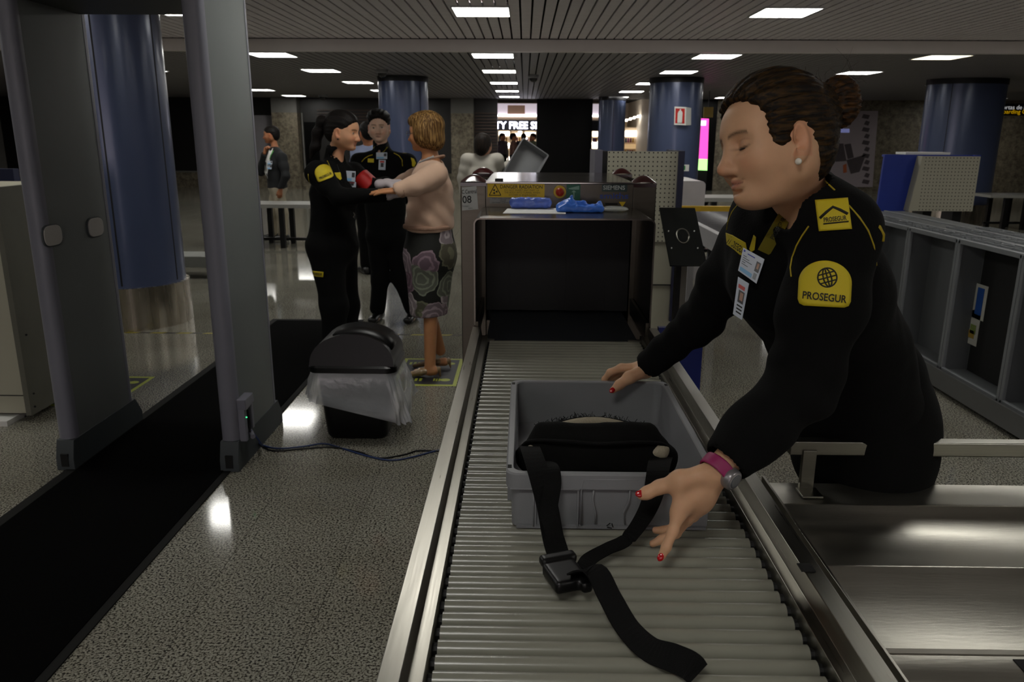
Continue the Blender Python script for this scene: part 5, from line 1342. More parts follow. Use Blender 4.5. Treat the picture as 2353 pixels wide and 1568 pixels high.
# ---------------------------------------------------------------- the officer leaning over the tray
of = thing('person', 'officer in black uniform with yellow patches leaning over the grey tray', 'person', pz(1960, 1010, 0) if 0 else (.93, 1.98, 0))
HS = 1.02; hd = 1.48
a_, p_ = math.radians(12), math.radians(8)
hf_ = (-R2*math.cos(a_)-FW*math.sin(a_))*math.cos(p_)-U2*math.sin(p_)
hu_ = U2*math.cos(p_)+(-R2*math.cos(a_)-FW*math.sin(a_))*math.sin(p_)
HFr = Frame(pd(1777, 333, hd), hf_, hu_, HS)
J = dict(neck=pd(1835, 455, 1.56), shN=pd(1925, 530, 1.47), shF=pd(1722, 566, 1.84), elN=pd(1846, 880, 1.50), wrN=pd(1646, 1084, 1.435), elF=pd(1612, 734, 2.0), wrF=pd(1482, 848, 2.125),
         pel=pd(1968, 950, 1.97), wst=pd(1925, 800, 1.86), chs=pd(1850, 640, 1.72), upc=pd(1828, 540, 1.64))
J = {k: V3(v) for k, v in J.items()}
lat = J['shN']-J['shF']; lat /= np.linalg.norm(lat)       # towards the camera side
b = SDF(); head_sdf(b, HFr, full=.35)
b.cone(HFr.p(-.03, 0, -.055), J['neck'], .050, .053, .03).cone(J['neck'], J['upc'], .053, .08, .04)
b.lcone(J['upc'], J['wst'], (.14, .09), (.12, .09), lat, .04).lcone(J['wst'], J['pel'], (.12, .09), (.14, .11), lat, .04)
for s_ in 'NF':
    b.cone(J['upc'], J['sh'+s_], .06, .05, .03).cone(J['sh'+s_], J['el'+s_], .045, .036, .02).cone(J['el'+s_], J['wr'+s_], .036, .0255, .02)
# near hand : explicit pose, thumb towards the tray, fingers reaching down in front of it
def c_(px, py, d): return V3(pd(px, py, d))
wN = J['wrN']; kI, kM, kR, kP = c_(1560, 1178, 1.435), c_(1580, 1190, 1.462), c_(1592, 1186, 1.485), c_(1604, 1176, 1.505)
for kk, r0 in ((kI, .0165), (kM, .016), (kR, .0155), (kP, .015)): b.cone(wN+(kk-wN)*.12, kk, r0+.003, .0115, .014)
b.ell((wN*.45+kI*.3+kR*.25), (.030, .024, .038), None, .02)
b.chain([kI, c_(1546, 1222, 1.425), c_(1531, 1258, 1.42), c_(1520, 1280, 1.42)], [.0112, .0098, .0088, .0074], .006)
b.chain([kM, c_(1553, 1226, 1.485), c_(1521, 1240, 1.50), c_(1500, 1250, 1.505)], [.0112, .0095, .0085, .0072], .006)
b.chain([kR, c_(1556, 1210, 1.51), c_(1526, 1220, 1.525), c_(1506, 1219, 1.53)], [.0108, .0092, .0082, .0070], .006)
b.chain([kP, c_(1580, 1200, 1.525), c_(1560, 1214, 1.535), c_(1545, 1220, 1.54)], [.0098, .0082, .0072, .0062], .006)
tN = [c_(1612, 1092, 1.425), c_(1562, 1104, 1.43), c_(1515, 1120, 1.445), c_(1487, 1133, 1.45), c_(1474, 1138, 1.452)]
b.chain(tN, [.019, .0155, .0118, .0105, .0088], .012); b.cone(tN[1], kI, .011, .011, .02)
# far hand : fingers over the tray's far rim, thumb inside
wF = J['wrF']; f0 = [c_(1428, 846, 2.135), c_(1432, 853, 2.16), c_(1440, 859, 2.185), c_(1450, 862, 2.20)]
for kk in f0: b.cone(wF, kk, .0175, .0125, .014)
b.chain([f0[0], c_(1402, 856, 2.15), c_(1390, 872, 2.165), c_(1388, 886, 2.175)], [.0115, .0098, .0088, .0075], .006)
b.chain([f0[1], c_(1406, 866, 2.175), c_(1398, 884, 2.19)], [.0112, .0095, .0080], .006)
b.chain([f0[2], c_(1420, 874, 2.20), c_(1414, 892, 2.21)], [.0108, .009, .0075], .006)
b.chain([f0[3], c_(1436, 876, 2.21), c_(1432, 890, 2.215)], [.0095, .008, .0068], .006)
tF = [c_(1468, 858, 2.10), c_(1446, 868, 2.085), c_(1424, 884, 2.075), c_(1409, 897, 2.07)]
b.chain(tF, [.0185, .0155, .0115, .0092], .012)
body = b.build('body', M_skin, .0034, of, skin_colour(HFr, 'cea17e', '9a5048', '3a281c', eye=False, blush=.1))
def nail(tip, d, n, name='fingernail', r=(.0065, .0052, .0024), m=M_nail):
    d = V3(d); d /= np.linalg.norm(d); n = V3(n); n = n-d*(n@d); n /= np.linalg.norm(n); R_ = np.stack([d, np.cross(n, d), n], 1)
    SDF().ell(tip, r, R_).build(name, m, .0016, of)
tc_ = -V3(FW)
nail(c_(1471, 1135, 1.4445), c_(1471, 1135, 1.45)-c_(1487, 1133, 1.45), tc_+V3(U2)*.3, r=(.0095, .0068, .003))
nail(c_(1518, 1281, 1.4135), c_(1520, 1280, 1.42)-c_(1531, 1258, 1.42), tc_-V3(R2)*.3, r=(.0085, .006, .003))
nail(c_(1407, 897, 2.0625), tF[3]-tF[2], tc_+V3(U2)*.4, r=(.0095, .007, .003))
# jacket
lt = V3(lat)
jk = SDF()
jk.lcone(J['upc'], J['chs'], (.175, .105), (.19, .135), lat, .05).lcone(J['chs'], J['wst'], (.185, .135), (.165, .135), lat, .05).lcone(J['wst'], J['pel'], (.165, .135), (.185, .16), lat, .05)
fc_ = V3(hf_); fc_[2] = 0; fc_ /= np.linalg.norm(fc_)
jk.ell(J['chs']+V3((-.085, -.045, -.0)), (.08, .10, .085), None, .05)
jk.cone(J['neck']+V3((.012, .012, -.02)), J['shN']+V3((0, 0, .0)), .065, .068, .05).cone(J['neck']+V3((.012, .012, -.02)), J['shF'], .065, .066, .05)
jk.chain([J['shN'], (J['shN']+J['elN'])/2+V3((.004, 0, 0)), J['elN'], (J['elN']*.45+J['wrN']*.55), J['wrN']*.82+J['elN']*.18], [.075, .074, .064, .056, .049], .04)
jk.chain([J['shF'], (J['shF']+J['elF'])/2, J['elF'], J['wrF']*.88+J['elF']*.12], [.068, .060, .051, .040], .04)
jk.cone(HFr.p(-.066, .0, -.135), J['neck']+V3((.01, .01, -.02)), .074, .082, .02)
# cuffs cut square, neck opened
vN = J['wrN']-J['elN']; vF = J['wrF']-J['elF']
def cut(o, n, r): return None
jk.noise(lambda P: .0035*snoise(P, 22)+.0018*snoise(P, 60, 2)+.004*np.sin(P[:, 2]*95+9*snoise(P, 8))*np.exp(-(((P-J['elN'])**2).sum(1))/.016)+.003*np.sin((P@(vF/np.linalg.norm(vF)))*110+5*snoise(P, 10))*np.exp(-(((P-J['elF'])**2).sum(1))/.03))
jk.cone(HFr.p(-.03, 0, -.04), HFr.p(-.050, 0, -.125), .060, .056, .003, 's')
jk.cone(pd(1766, 506, 1.545), HFr.p(.005, 0.0, -.115), .006, .046, .01, 's')
jk.cone(J['wrN']*.80+J['elN']*.20, J['wrN']*1.1-J['elN']*.1, .034, .048, .006, 's')
jk.cone(J['wrF']*.86+J['elF']*.14, J['wrF']*1.1-J['elF']*.1, .030, .040, .006, 's')
jacket = jk.build('jacket', M_uni, .0055, of)
# trousers, shoes
hN, hFp = J['pel']+lt*.085, J['pel']-lt*.085
kN, kF2 = V3((.93, 1.90, .50)), V3((.95, 2.14, .50)); aN, aF = V3((1.0, 1.93, .10)), V3((1.02, 2.17, .10))
tr_ = SDF().lcone(J['pel']+V3((0, 0, .10)), J['pel']+V3((0.02, .0, -.10)), (.17, .135), (.19, .165), lat, .05)
tr_.ell(J['pel']+V3((.060, .02, -.02)), (.13, .16, .14), None, .06)
for h_, k2, a2 in ((hN, kN, aN), (hFp, kF2, aF)): tr_.chain([h_+V3((.02, 0, -.05)), k2, a2], [.105, .078, .06], .05)
tr_.noise(lambda P: .002*snoise(P, 25)); trz = tr_.build('trousers', M_trou, .009, of)
for a2 in (aN, aF): SDF().lcone(a2+V3((.06, 0, -.055)), a2+V3((-.13, -.03, -.062)), (.045, .045), (.045, .034), (0, 1, 0), .02).cone(a2, a2+V3((0, 0, -.05)), .05, .045).plane((0, 0, .002), (0, 0, -1)).build('shoe', M_blackpl, .008, of)
# hair, swept back into a bun
hr = SDF()
def HE(c, r, k=.02, op='u'): hr.ell(HFr.p(*c), np.array(r)*HS, HFr.R, k*HS, op)
HE((-.022, 0, .042), (.102, .085, .094)); HE((.010, 0, .058), (.082, .076, .070), .03); HE((-.05, 0, -.015), (.064, .070, .072), .03)
HE((-.100, .005, .055), (.04, .04, .04), .03)
HE((.125, 0, -.028), (.112, .13, .116), .012, 's'); HE((.086, 0, .0), (.045, .13, .075), .02, 's')
for y in (-1, 1): HE((-.005, y*.10, -.034), (.029, .05, .050), .010, 's'); HE((.03, y*.10, -.064), (.06, .05, .05), .012, 's'); HE((.024, y*.069, .012), (.024, .014, .042), .02)
HE((.02, 0, -.13), (.085, .12, .075), .02, 's')
def strands(P):
    L = HFr.loc(P); x, y, z = L.T
    th = np.arctan2(z-.03, y); return .0016*np.sin(th*26+2.5*np.sin(x*18+th*3))+.0010*np.sin(th*61+3*np.sin(x*25))+.0030*snoise(P, 32)
hr.noise(strands)
hm1 = hairmat('hair_brown', '0f0803', '46300f', (1.2, 7, 7))
hair = hr.build('hair', hm1, .0036, of, frame=HFr)
bc_ = HFr.p(-.140, .012, .066)
bn_ = SDF(); bR = HFr.R
bn_.ell(bc_, np.array((.034, .042, .047))*HS, bR, .01); bn_.ell(HFr.p(-.112, .008, .06), np.array((.035, .033, .034))*HS, bR, .02)
def bs_(P):
    L = (P-bc_) @ bR; x, y, z = L.T; th = np.arctan2(z, y); return .0026*np.sin(th*22+x*60)+.0016*np.sin(th*47)+.004*np.exp(-(y*y+z*z)/.0002)
bn_.noise(bs_); bn_.build('hair_bun', hairmat('hair_bun_brown', '180e05', '5e3c14', (2, 5, 5)), .0036, of)
fl = G(); rr_ = random.Random(9)
for k in range(55):
    if k < 30: base_ = bc_+bR @ np.array((rr_.uniform(-.03, .01), rr_.uniform(-.04, .04), rr_.uniform(.02, .05))); dv = bR @ np.array((rr_.uniform(-.05, .02), rr_.uniform(-.02, .02), rr_.uniform(-.02, .06)))
    elif k < 55: t2 = rr_.uniform(-1.2, 1.2); base_ = HFr.p(-.02+rr_.uniform(-.07, .07), .06*math.sin(t2), .085+.04*math.cos(t2)); dv = bR @ np.array((rr_.uniform(-.03, .02), rr_.uniform(-.01, .01), rr_.uniform(.002, .02)))
    else: base_ = HFr.p(rr_.uniform(.075, .088), rr_.uniform(-.03, .05), rr_.uniform(.055, .075)); dv = bR @ np.array((.010, rr_.uniform(.0, .02), rr_.uniform(-.035, -.01)))
    base_ = Vector(base_); dv = Vector(dv); bend = Vector((rr_.uniform(-1, 1), rr_.uniform(-1, 1), rr_.uniform(-.5, 1)))*.008
    fl.tube([base_, base_+dv*.5+bend, base_+dv], [.00028, .0002, .0001], 3)
tag(fl.build('loose_hairs', hm1, of), kind='stuff')
# eyelashes, pearl, watch
lash = [HFr.p(.0835-.006*abs(t)**2-.006*max(0, t), .0325+t*.0155, -.0085+.003*t*t) for t in np.linspace(-1, 1, 9)]
G().tube([Vector(p) for p in lash], .0015, 5).build('eyelashes', mat('lash_black', '0c0806', .6), of, smooth=True)
lash2 = [HFr.p(.0855-.006*abs(t)**2-.004*max(0, t), -.0325-t*.0155, -.0085+.003*t*t) for t in np.linspace(-1, 1, 9)]
G().tube([Vector(p) for p in lash2], .0012, 5).build('eyelashes', MATS['lash_black'], of, smooth=True)
pe = HFr.p(.012, .0900, -.050)
SDF().ball(pe, .0062).build('pearl_earring', mat('pearl', 'e6dfd2', .15, coat=.5), .0016, of)
wd_ = J['elN']-J['wrN']; wd_ /= np.linalg.norm(wd_); wc = J['wrN']+wd_*.004
M_pink = mat('watch_pink', '8f1c57', .5)
SDF().cone(wc-wd_*.014, wc+wd_*.014, .0335, .0350, .004).cone(wc-wd_*.1, wc+wd_*.1, .0285, .0295, .003, 's').plane(wc+wd_*.0135, wd_).plane(wc-wd_*.0135, -wd_).build('watch_strap', M_pink, .0024, of)
un = V3(R2)*.55-V3(U2)*.45-V3(FW)*.75; un = un-wd_*(un@wd_); un /= np.linalg.norm(un)
SDF().cone(wc+un*.031, wc+un*.041, .0205, .019, .003).plane(wc+un*.0415, un).build('watch_case', mat('watch_silver', '8e8a8c', .3, .6), .002, of)
SDF().cone(wc+un*.038, wc+un*.0425, .0155, .015, .002).plane(wc+un*.0428, un).build('watch_face', mat('watch_face_grey', '55575c', .15), .002, of)
# patches, piping, badges
K = Cast([jacket])
K.patch(arch(1896, 652, 122, 106, 3), 'sleeve_patch', M_patch, of); globe(K, 1901, 638, 22, M_patchink, of, -15); K.text('PROSEGUR', 1895, 683, 102, 18, 6, M_patchink, of, bold=.02)
K.patch(rect(1915, 493, 76, 72, -4, .06), 'shoulder_tab', M_patch, of)
K.line([(1884, 502), (1899, 488), (1914, 476), (1931, 483), (1948, 492)], .0028, 'chevron', M_patchink, of, .0035); K.text('PROSEGUR', 1919, 503, 53, 11, -6, M_patchink, of, bold=.02); K.line([(1892, 515), (1920, 512), (1950, 509)], .0014, 'tab_line', M_patchink, of, .0035)
K.patch([(1668, 535), (1682, 540), (1695, 548), (1713, 558), (1716, 575), (1712, 590), (1700, 586), (1688, 575), (1670, 562)], 'name_strip', M_patch, of); K.text('PROSEGUR', 1692, 566, 46, 15, 35, M_patchink, of, bold=.02)
K.line([(1818, 636), (1816, 615), (1820, 592), (1830, 565), (1843, 542), (1858, 520)], .0016, 'piping', M_pipe, of); K.line([(1895, 415), (1905, 425), (1918, 437)], .0016, 'piping', M_pipe, of); K.line([(1950, 472), (1975, 500), (1995, 530), (2008, 565), (2014, 610)], .0016, 'piping', M_pipe, of); K.line([(1697, 468), (1682, 487), (1673, 510), (1670, 528)], .0016, 'piping', M_pipe, of); K.line([(2020, 520), (2030, 540), (2036, 556)], .003, 'piping', M_pipe, of)
# lanyard and two cards hanging from it
ly = [K(x, y, .006) for x, y in ((1806, 492), (1790, 520), (1772, 550), (1755, 580))]
ly = [p for p in ly if p is not None]
side = Vector((ray(1790, 530)-ray(1770, 515)))
G().ribbon(ly, side.normalized(), .026, .0015).build('lanyard', mat('lanyard_yellow', '6f650f', .6), of)
K.text('PROSEGUR', 1788, 525, 56, 11, -60, M_patchink, of, bold=.015, off=.017)
K.patch([(1732, 540), (1737, 545), (1734, 575), (1726, 580), (1722, 572)], 'lanyard_end', M_patch, of, .006)
dC = (K(1728, 612) or pd(1728, 612, 1.62)); dcc = (dC-CP).dot(FW)-.02
cor = [pd(x, y, dcc+dz) for x, y, dz in ((1708, 569, .0), (1757, 596, -.02), (1738, 652, -.02), (1696, 622, .0))]
def card(cor, name, m, thick=.0016):
    n = (cor[1]-cor[0]).cross(cor[3]-cor[0]).normalized(); n = n if n.dot(FW) > 0 else -n
    o = G().prism(cor, n*thick).build(name, m, of); return n
def oncard(cor, u0, v0, u1, v1, name, m, n):
    f = lambda u, v: (cor[0].lerp(cor[1], u)).lerp(cor[3].lerp(cor[2], u), v)-n*.0006
    return G().prism([f(u0, v0), f(u1, v0), f(u1, v1), f(u0, v1)], n*.0004).build(name, m, of)
nn_ = card(cor, 'identity_card', M_card)
oncard(cor, .72, .22, .93, .62, 'card_photo', M_photo, nn_); oncard(cor, .78, .28, .87, .5, 'card_face', M_photoskin, nn_); oncard(cor, .06, .78, .68, .94, 'card_stripe', M_cardblue, nn_); oncard(cor, .05, .06, .13, .14, 'card_flag', mat('flag_blue', '2a3a9a', .5), nn_)
for k in range(5): oncard(cor, .08, .28+k*.085, .25+.3*((k*7) % 3)/2, .30+k*.085, 'card_line', M_patchink, nn_)
oncard(cor, .74, .68, .9, .92, 'card_chip', mat('chip_grey', '777c80', .4), nn_); oncard(cor, .25, .13, .6, .17, 'card_line', MATS['flag_blue'], nn_)
cor2 = [pd(x, y, dcc+.005+dz) for x, y, dz in ((1696, 636, 0), (1721, 652, -.01), (1705, 736, -.01), (1684, 722, 0))]
n2_ = card(cor2, 'identity_card', M_card); oncard(cor2, .15, .16, .75, .26, 'card_stripe', M_cardred, n2_); oncard(cor2, .25, .3, .8, .62, 'card_photo', M_photo, n2_); oncard(cor2, .4, .34, .7, .55, 'card_face', M_photoskin, n2_)
for k in range(3): oncard(cor2, .25, .68+k*.09, .8, .72+k*.09, 'card_line', M_patchink, n2_)
# ---------------------------------------------------------------- people in the hall
def adult(label, F, neck, sh, el, wr, hd, pel, kn, an, lat, fdir, skin, brow='20150e', lips='8a4a42', hb=.0065, sc=1., eye=True, torso=None, arms=(.058, .05, .04, .034), legs=(.09, .07, .055), fem=False, toe=.17, curls=None, thumbs=None, hn=None, beard=0.):
    """sh, el, wr, hd, kn, an are (right, left) pairs; returns the Empty and the SDF of torso/arms/legs for garments"""
    J = lambda p: V3(p)
    t = thing('person', label, 'person', ((an[0][0]+an[1][0])/2, (an[0][1]+an[1][1])/2, 0))
    b = SDF(); head_sdf(b, F, jaw=.96 if fem else 1.08)
    nk = J(neck); P0 = J(pel); up = nk*.82+P0*.18; ch = nk*.62+P0*.38; ws = nk*.30+P0*.70
    b.cone(F.p(-.03, 0, -.055), nk, .048*sc, .05*sc, .03).cone(nk, up, .05*sc, .07*sc, .04)
    b.lcone(up, P0, (.12*sc, .08*sc), (.12*sc, .09*sc), lat, .04)
    T = torso or ((.165, .10), (.175, .125), (.145, .115), (.165, .135))
    g = SDF()
    g.lcone(up, ch, np.array(T[0])*sc, np.array(T[1])*sc, lat, .05).lcone(ch, ws, np.array(T[1])*sc, np.array(T[2])*sc, lat, .05).lcone(ws, P0, np.array(T[2])*sc, np.array(T[3])*sc, lat, .05)
    sl = SDF(); gl = [SDF(), SDF()]
    for i in (0, 1):
        s_, e_, w_ = J(sh[i]), J(el[i]), J(wr[i]); d_ = J(hd[i])
        b.cone(up, s_, .06*sc, .045*sc, .03).cone(s_, e_, .042*sc, .035*sc, .02).cone(e_, w_, .034*sc, .024*sc, .02)
        n_ = V3(hn[i]) if hn else V3((0, 0, 1))
        for q in (b, gl[i]): hand_sdf(q, w_, d_, n_, 1 if i == 1 else -1, curls[i] if curls else (.35, .4, .45, .5), .06, thumbs[i] if thumbs else (.5, .3), sc*.98)
        g.cone(nk+V3((0, 0, -.03)), s_, .06*sc, arms[0]*sc, .05)
        g.chain([s_, (s_+e_)/2, e_, w_*.9+e_*.1], np.array(arms)*sc, .04)
        g.cone(w_*.82+e_*.18, w_*1.1-e_*.1, .026*sc, .036*sc, .006, 's')
    lg = SDF(); f2 = V3(fdir)
    for i in (0, 1):
        hp = P0+V3(lat)*(.082 if i == 1 else -.082)*sc*(1)
        b.chain([hp+V3((0, 0, -.03)), J(kn[i]), J(an[i])], [.065*sc, .05*sc, .036*sc], .03)
        a = J(an[i]); b.lcone(a+f2*-.03+V3((0, 0, -a[2]+.05)), a+f2*.10+V3((0, 0, -a[2]+.03)), (.03, .03), (.03, .02), lat, .02)
        lg.chain([hp+V3((0, 0, -.02)), J(kn[i]), J(an[i])+V3((0, 0, .015))], np.array(legs)*sc, .05)
    return t, b, g, lg, gl, dict(up=up, ch=ch, ws=ws, P0=P0, nk=nk, sh=[J(x) for x in sh], an=[J(x) for x in an])
def finish(t, b, F, skin, lips, brow, eye, h=.0062, hb=None, beard=0.): return b.build('body', M_skin, h, t, skin_colour(F, skin, lips, brow, eye=eye, beard=beard))
def shoe(t, a, f, lat, m, L=.17):
    f = V3(f)
    SDF().lcone(a+f*-.055+V3((0, 0, -a[2]+.045)), a+f*L+V3((0, 0, -a[2]+.032)), (.044, .05), (.042, .032), lat, .02).cone(a+V3((0, 0, .0)), a+V3((0, 0, -a[2]+.05)), .045, .045, .02).plane((0, 0, .003), (0, 0, -1)).build('shoe', m, .007, t)
def hairdo(t, F, m, ell, subs, noise=.0025, freq=60, h=.006, name='hair', vert=False):
    s = SDF()
    for c, r in ell: s.ell(F.p(*c), np.array(r)*F.sc, F.R, .025*F.sc)
    for c, r in subs: s.ell(F.p(*c), np.array(r)*F.sc, F.R, .012*F.sc, 's')
    def nz(P):
        L = F.loc(P); x, y, z = L.T; th = np.arctan2(y, x+.02) if vert else np.arctan2(y, z+.02); return noise*.6*np.sin(th*freq*.4+(8*z if vert else 8*x))+noise*snoise(P, 30)
    s.noise(nz); return s.build(name, m, h, t, frame=F)
FACECUT = [((.125, 0, -.030), (.105, .13, .108)), ((.03, 0, -.135), (.10, .13, .075))]
EARCUT = [((-.002, .10, -.030), (.034, .05, .048)), ((-.002, -.10, -.030), (.034, .05, .048))]
BASEHAIR = [((-.028, 0, .040), (.106, .086, .094)), ((.010, 0, .055), (.082, .074, .068)), ((-.055, 0, -.01), (.072, .072, .07))]
X_, Y_, Z_ = Vector((1, 0, 0)), Vector((0, 1, 0)), Vector((0, 0, 1))
M_shoe = mat('shoe_black', '0a0a0b', .3)
# ---- guard searching the woman (faces right)
YW1 = 5.15
def w1(px, py, dy=0.): return pY(px, py, YW1+dy)
fd = Vector((.88, -.30, 0)).normalized()
F = Frame(w1(790, 303), Vector((.93, -.22, -.12)), Vector((.10, 0, 1)), 1.0)
lat1 = V3(Vector((0, 0, 1)).cross(fd))
t, b, g, lg, gl, q = adult('guard with ponytail and red armband searching the blonde woman', F, w1(768, 378, .03), (w1(728, 398, -.16), w1(812, 398, .17)), (w1(778, 452, -.24), w1(850, 432, .16)), (w1(893, 449, -.20), w1(890, 421, .02)),
    (Vector((1, .15, .05)), Vector((1, -.15, .06))), w1(764, 560), (w1(768, 705, -.09), w1(795, 705, .10)), (w1(768, 835, -.09), w1(796, 830, .12)), lat1, fd, 'b98564', fem=True,
    torso=((.15, .10), (.165, .135), (.15, .125), (.19, .165)), legs=(.115, .085, .075), arms=(.066, .062, .054, .045), hn=((0, -.2, -1), (0, -.3, 1)), curls=((.5, .55, .6, .6), (.5, .55, .55, .6)), thumbs=((.8, .3), (.8, .4)))
finish(t, b, F, 'cf9b78', '8a4a42', '1a120c', True, .0058)
g.cone(F.p(-.045, 0, -.125), q['nk'], .062, .07, .02).cone(F.p(-.03, 0, -.03), F.p(-.045, 0, -.14), .057, .054, .005, 's').cone(F.p(.05, .0, -.20), F.p(-.02, 0, -.13), .012, .05, .01, 's')
g.ell(q['ch']+V3(fd)*.085+V3((0, 0, -.01)), (.075, .09, .075), None, .04)
g.noise(lambda P: .004*snoise(P, 26)+.002*snoise(P, 70)); jw = g.build('jacket', M_uni, .0075, t)
lg.lcone(q['ws'], q['P0'], (.145, .12), (.185, .165), lat1, .05); lg.noise(lambda P: .003*snoise(P, 30)); tw = lg.build('trousers', M_trou, .0085, t)
M_glove = mat('glove_white', 'b9b0b4', .55, var=.08, bump=.3, bscale=120)
for i in (0, 1): gl[i].copy(.003).cone(w1(893, 449, -.20) if i == 0 else w1(890, 421, .02), w1(870, 448, -.20) if i == 0 else w1(872, 424, .02), .031, .034, .01).build('glove', M_glove, .0055, t)
for a in q['an']: shoe(t, a, fd, lat1, M_shoe)
hairdo(t, F, hairmat('hair_black', '060404', '1c130e', (1.2, 7, 7)), BASEHAIR, FACECUT+EARCUT, .002, 60)
pt_ = SDF().chain([F.p(-.10, 0, .05), F.p(-.155, 0, .04), F.p(-.18, 0, -.03), F.p(-.19, .0, -.12), F.p(-.215, 0, -.19)], [.03, .036, .034, .03, .012], .02).noise(lambda P: .004*snoise(P, 70)); pt_.build('ponytail', MATS['hair_black'], .006, t)
ER = F.p(.004, -.084, -.046); SDF().ball(ER, .006).build('earring', M_shoe, .002, t)
# red armband on the far arm
s_, e_ = q['sh'][1], V3(w1(850, 432, .16)); ax = (e_-s_)/np.linalg.norm(e_-s_)
SDF().cone(s_+ax*.03, e_+ax*.02, .078, .074, .01).cone(s_+ax*.03+V3((.05, -.05, -.02)), e_+V3((.03, -.06, -.02)), .05, .062, .02).plane(s_+ax*.045, -ax).plane(e_+ax*.01, ax).noise(lambda P: .002*snoise(P, 40)).build('armband', mat('armband_red', 'a30f0c', .6), .006, t)
K = Cast([jw]); KT = Cast([tw])
K.patch(arch(743, 396, 40, 36, -22), 'sleeve_patch', M_patch, t, .006); globe(K, 741, 390, 7.5, M_patchink, t, -20, .002); K.text('PROSEGUR', 748, 404, 31, 6, -24, M_patchink, t, bold=.03, off=.010)
K.patch(rect(727, 356, 26, 15, -8, -.3), 'shoulder_tab', M_patch, t, .006); K.line([(718, 356), (727, 350), (738, 353)], .003, 'chevron', M_patchink, t, .008); K.line([(719, 360), (734, 359)], .003, 'tab_line', M_patchink, t, .008)
K.patch([(768, 397), (782, 396), (786, 410), (782, 414), (774, 408)], 'name_strip', M_patch, t, .006)
K.line([(752, 370), (756, 378), (759, 386)], .003, 'piping', M_pipe, t); K.line([(708, 400), (709, 412), (712, 420)], .0025, 'piping', M_pipe, t)
def badge(t, K, px, py, w, h, ang, off=.02, red=False):
    c0 = K(px, py, off) or w1(px, py, -.1); dd = (c0-CP).dot(FW); a = math.radians(ang)
    cs = [pd(px+x*math.cos(a)-y*math.sin(a), py+x*math.sin(a)+y*math.cos(a), dd) for x, y in ((-w/2, -h/2), (w/2, -h/2), (w/2, h/2), (-w/2, h/2))]
    G().prism(cs, FW*.003).build('identity_card', M_card, t)
    def on(u0, v0, u1, v1, nm, m):
        f = lambda u, v: (cs[0].lerp(cs[1], u)).lerp(cs[3].lerp(cs[2], u), v)-FW*.002
        G().prism([f(u0, v0), f(u1, v0), f(u1, v1), f(u0, v1)], FW*.001).build(nm, m, t)
    if red: on(.2, .1, .8, .28, 'card_stripe', M_cardred); on(.3, .32, .72, .72, 'card_photo', M_photo)
    else: on(.7, .15, .95, .6, 'card_photo', M_photo); on(.05, .7, .7, .95, 'card_stripe', M_cardblue)
badge(t, K, 803, 405, 27, 24, 3, .03); badge(t, K, 809, 424, 18, 12, 3, .02, True)
for pts_ in ([(773, 355), (775, 380), (782, 400), (790, 420)], [(795, 392), (806, 395)], [(822, 390), (826, 410), (828, 430)]): K.line(pts_, .0016, 'lanyard_cord', M_shoe, t, .004)
KT.patch(rect(728, 630, 30, 12, 5), 'pocket_label', M_patch, t, .006); KT.text('PROSEGUR', 728, 630, 24, 6, 5, M_patchink, t, bold=.03, off=.01)
G().tube([w1(812, 488, -.2), w1(815, 494, -.2), w1(812, 499, -.2), w1(816, 503, -.2)], .003, 5).build('key_clip', M_steel, t, smooth=True)

# ---- male guard facing the camera
YM = 6.8
def m1(px, py, dy=0.): return pY(px, py, YM+dy)
fm_ = Vector((.02, -1, 0)).normalized(); latm = (1, 0, 0)
F = Frame(m1(871, 293), Vector((.06, -1, -.03)), Vector((-.02, 0, 1)), 1.06)
t, b, g, lg, gl, q = adult('dark haired guard standing behind the search, facing the camera', F, m1(880, 350), (m1(826, 372), m1(938, 374)), (m1(814, 435, .12), m1(952, 435, .12)), (m1(866, 480, .2), m1(900, 484, .22)),
    (Vector((.8, .1, -.5)), Vector((-.8, .1, -.5))), m1(888, 535), (m1(874, 640), m1(922, 640)), (m1(868, 712), m1(948, 712)), latm, fm_, 'c79b80', torso=((.18, .105), (.185, .13), (.16, .12), (.165, .13)), hn=((-.8, -.6, 0), (.8, -.6, 0)), legs=(.092, .072, .068), arms=(.068, .06, .05, .042), sc=1.02)
finish(t, b, F, 'dab49c', '8f5a50', '120c08', True, .0066, beard=.10)
g.cone(F.p(-.045, 0, -.125), q['nk'], .066, .075, .02).cone(F.p(-.03, 0, -.03), F.p(-.045, 0, -.14), .06, .057, .005, 's').cone(F.p(.07, .0, -.20), F.p(-.02, 0, -.13), .012, .055, .01, 's')
g.noise(lambda P: .004*snoise(P, 26)); jm = g.build('jacket', M_uni, .0085, t)
lg.lcone(q['ws'], q['P0'], (.15, .12), (.165, .135), latm, .05); lg.noise(lambda P: .003*snoise(P, 30)); lg.build('trousers', M_trou, .009, t)
for a in q['an']: shoe(t, a, (-.15, -1, 0), latm, M_shoe, .15)
hairdo(t, F, MATS['hair_black'], BASEHAIR+[((.03, 0, .085), (.075, .078, .048)), ((-.01, 0, .085), (.09, .085, .055))], FACECUT+EARCUT, .004, 70)
K = Cast([jm])
K.line([(831, 372), (838, 364), (846, 359), (856, 356)], .004, 'piping', M_pipe, t); K.line([(905, 352), (917, 358), (924, 368), (925, 382)], .004, 'piping', M_pipe, t)
K.patch(rect(852, 369, 14, 9, 2), 'name_strip', M_patch, t, .006); K.patch(rect(929, 334+3, 12, 7, 30), 'shoulder_tab', M_patch, t, .006); K.patch([(944, 362), (951, 365), (956, 375), (952, 384), (947, 382)], 'sleeve_patch', M_patch, t, .006)
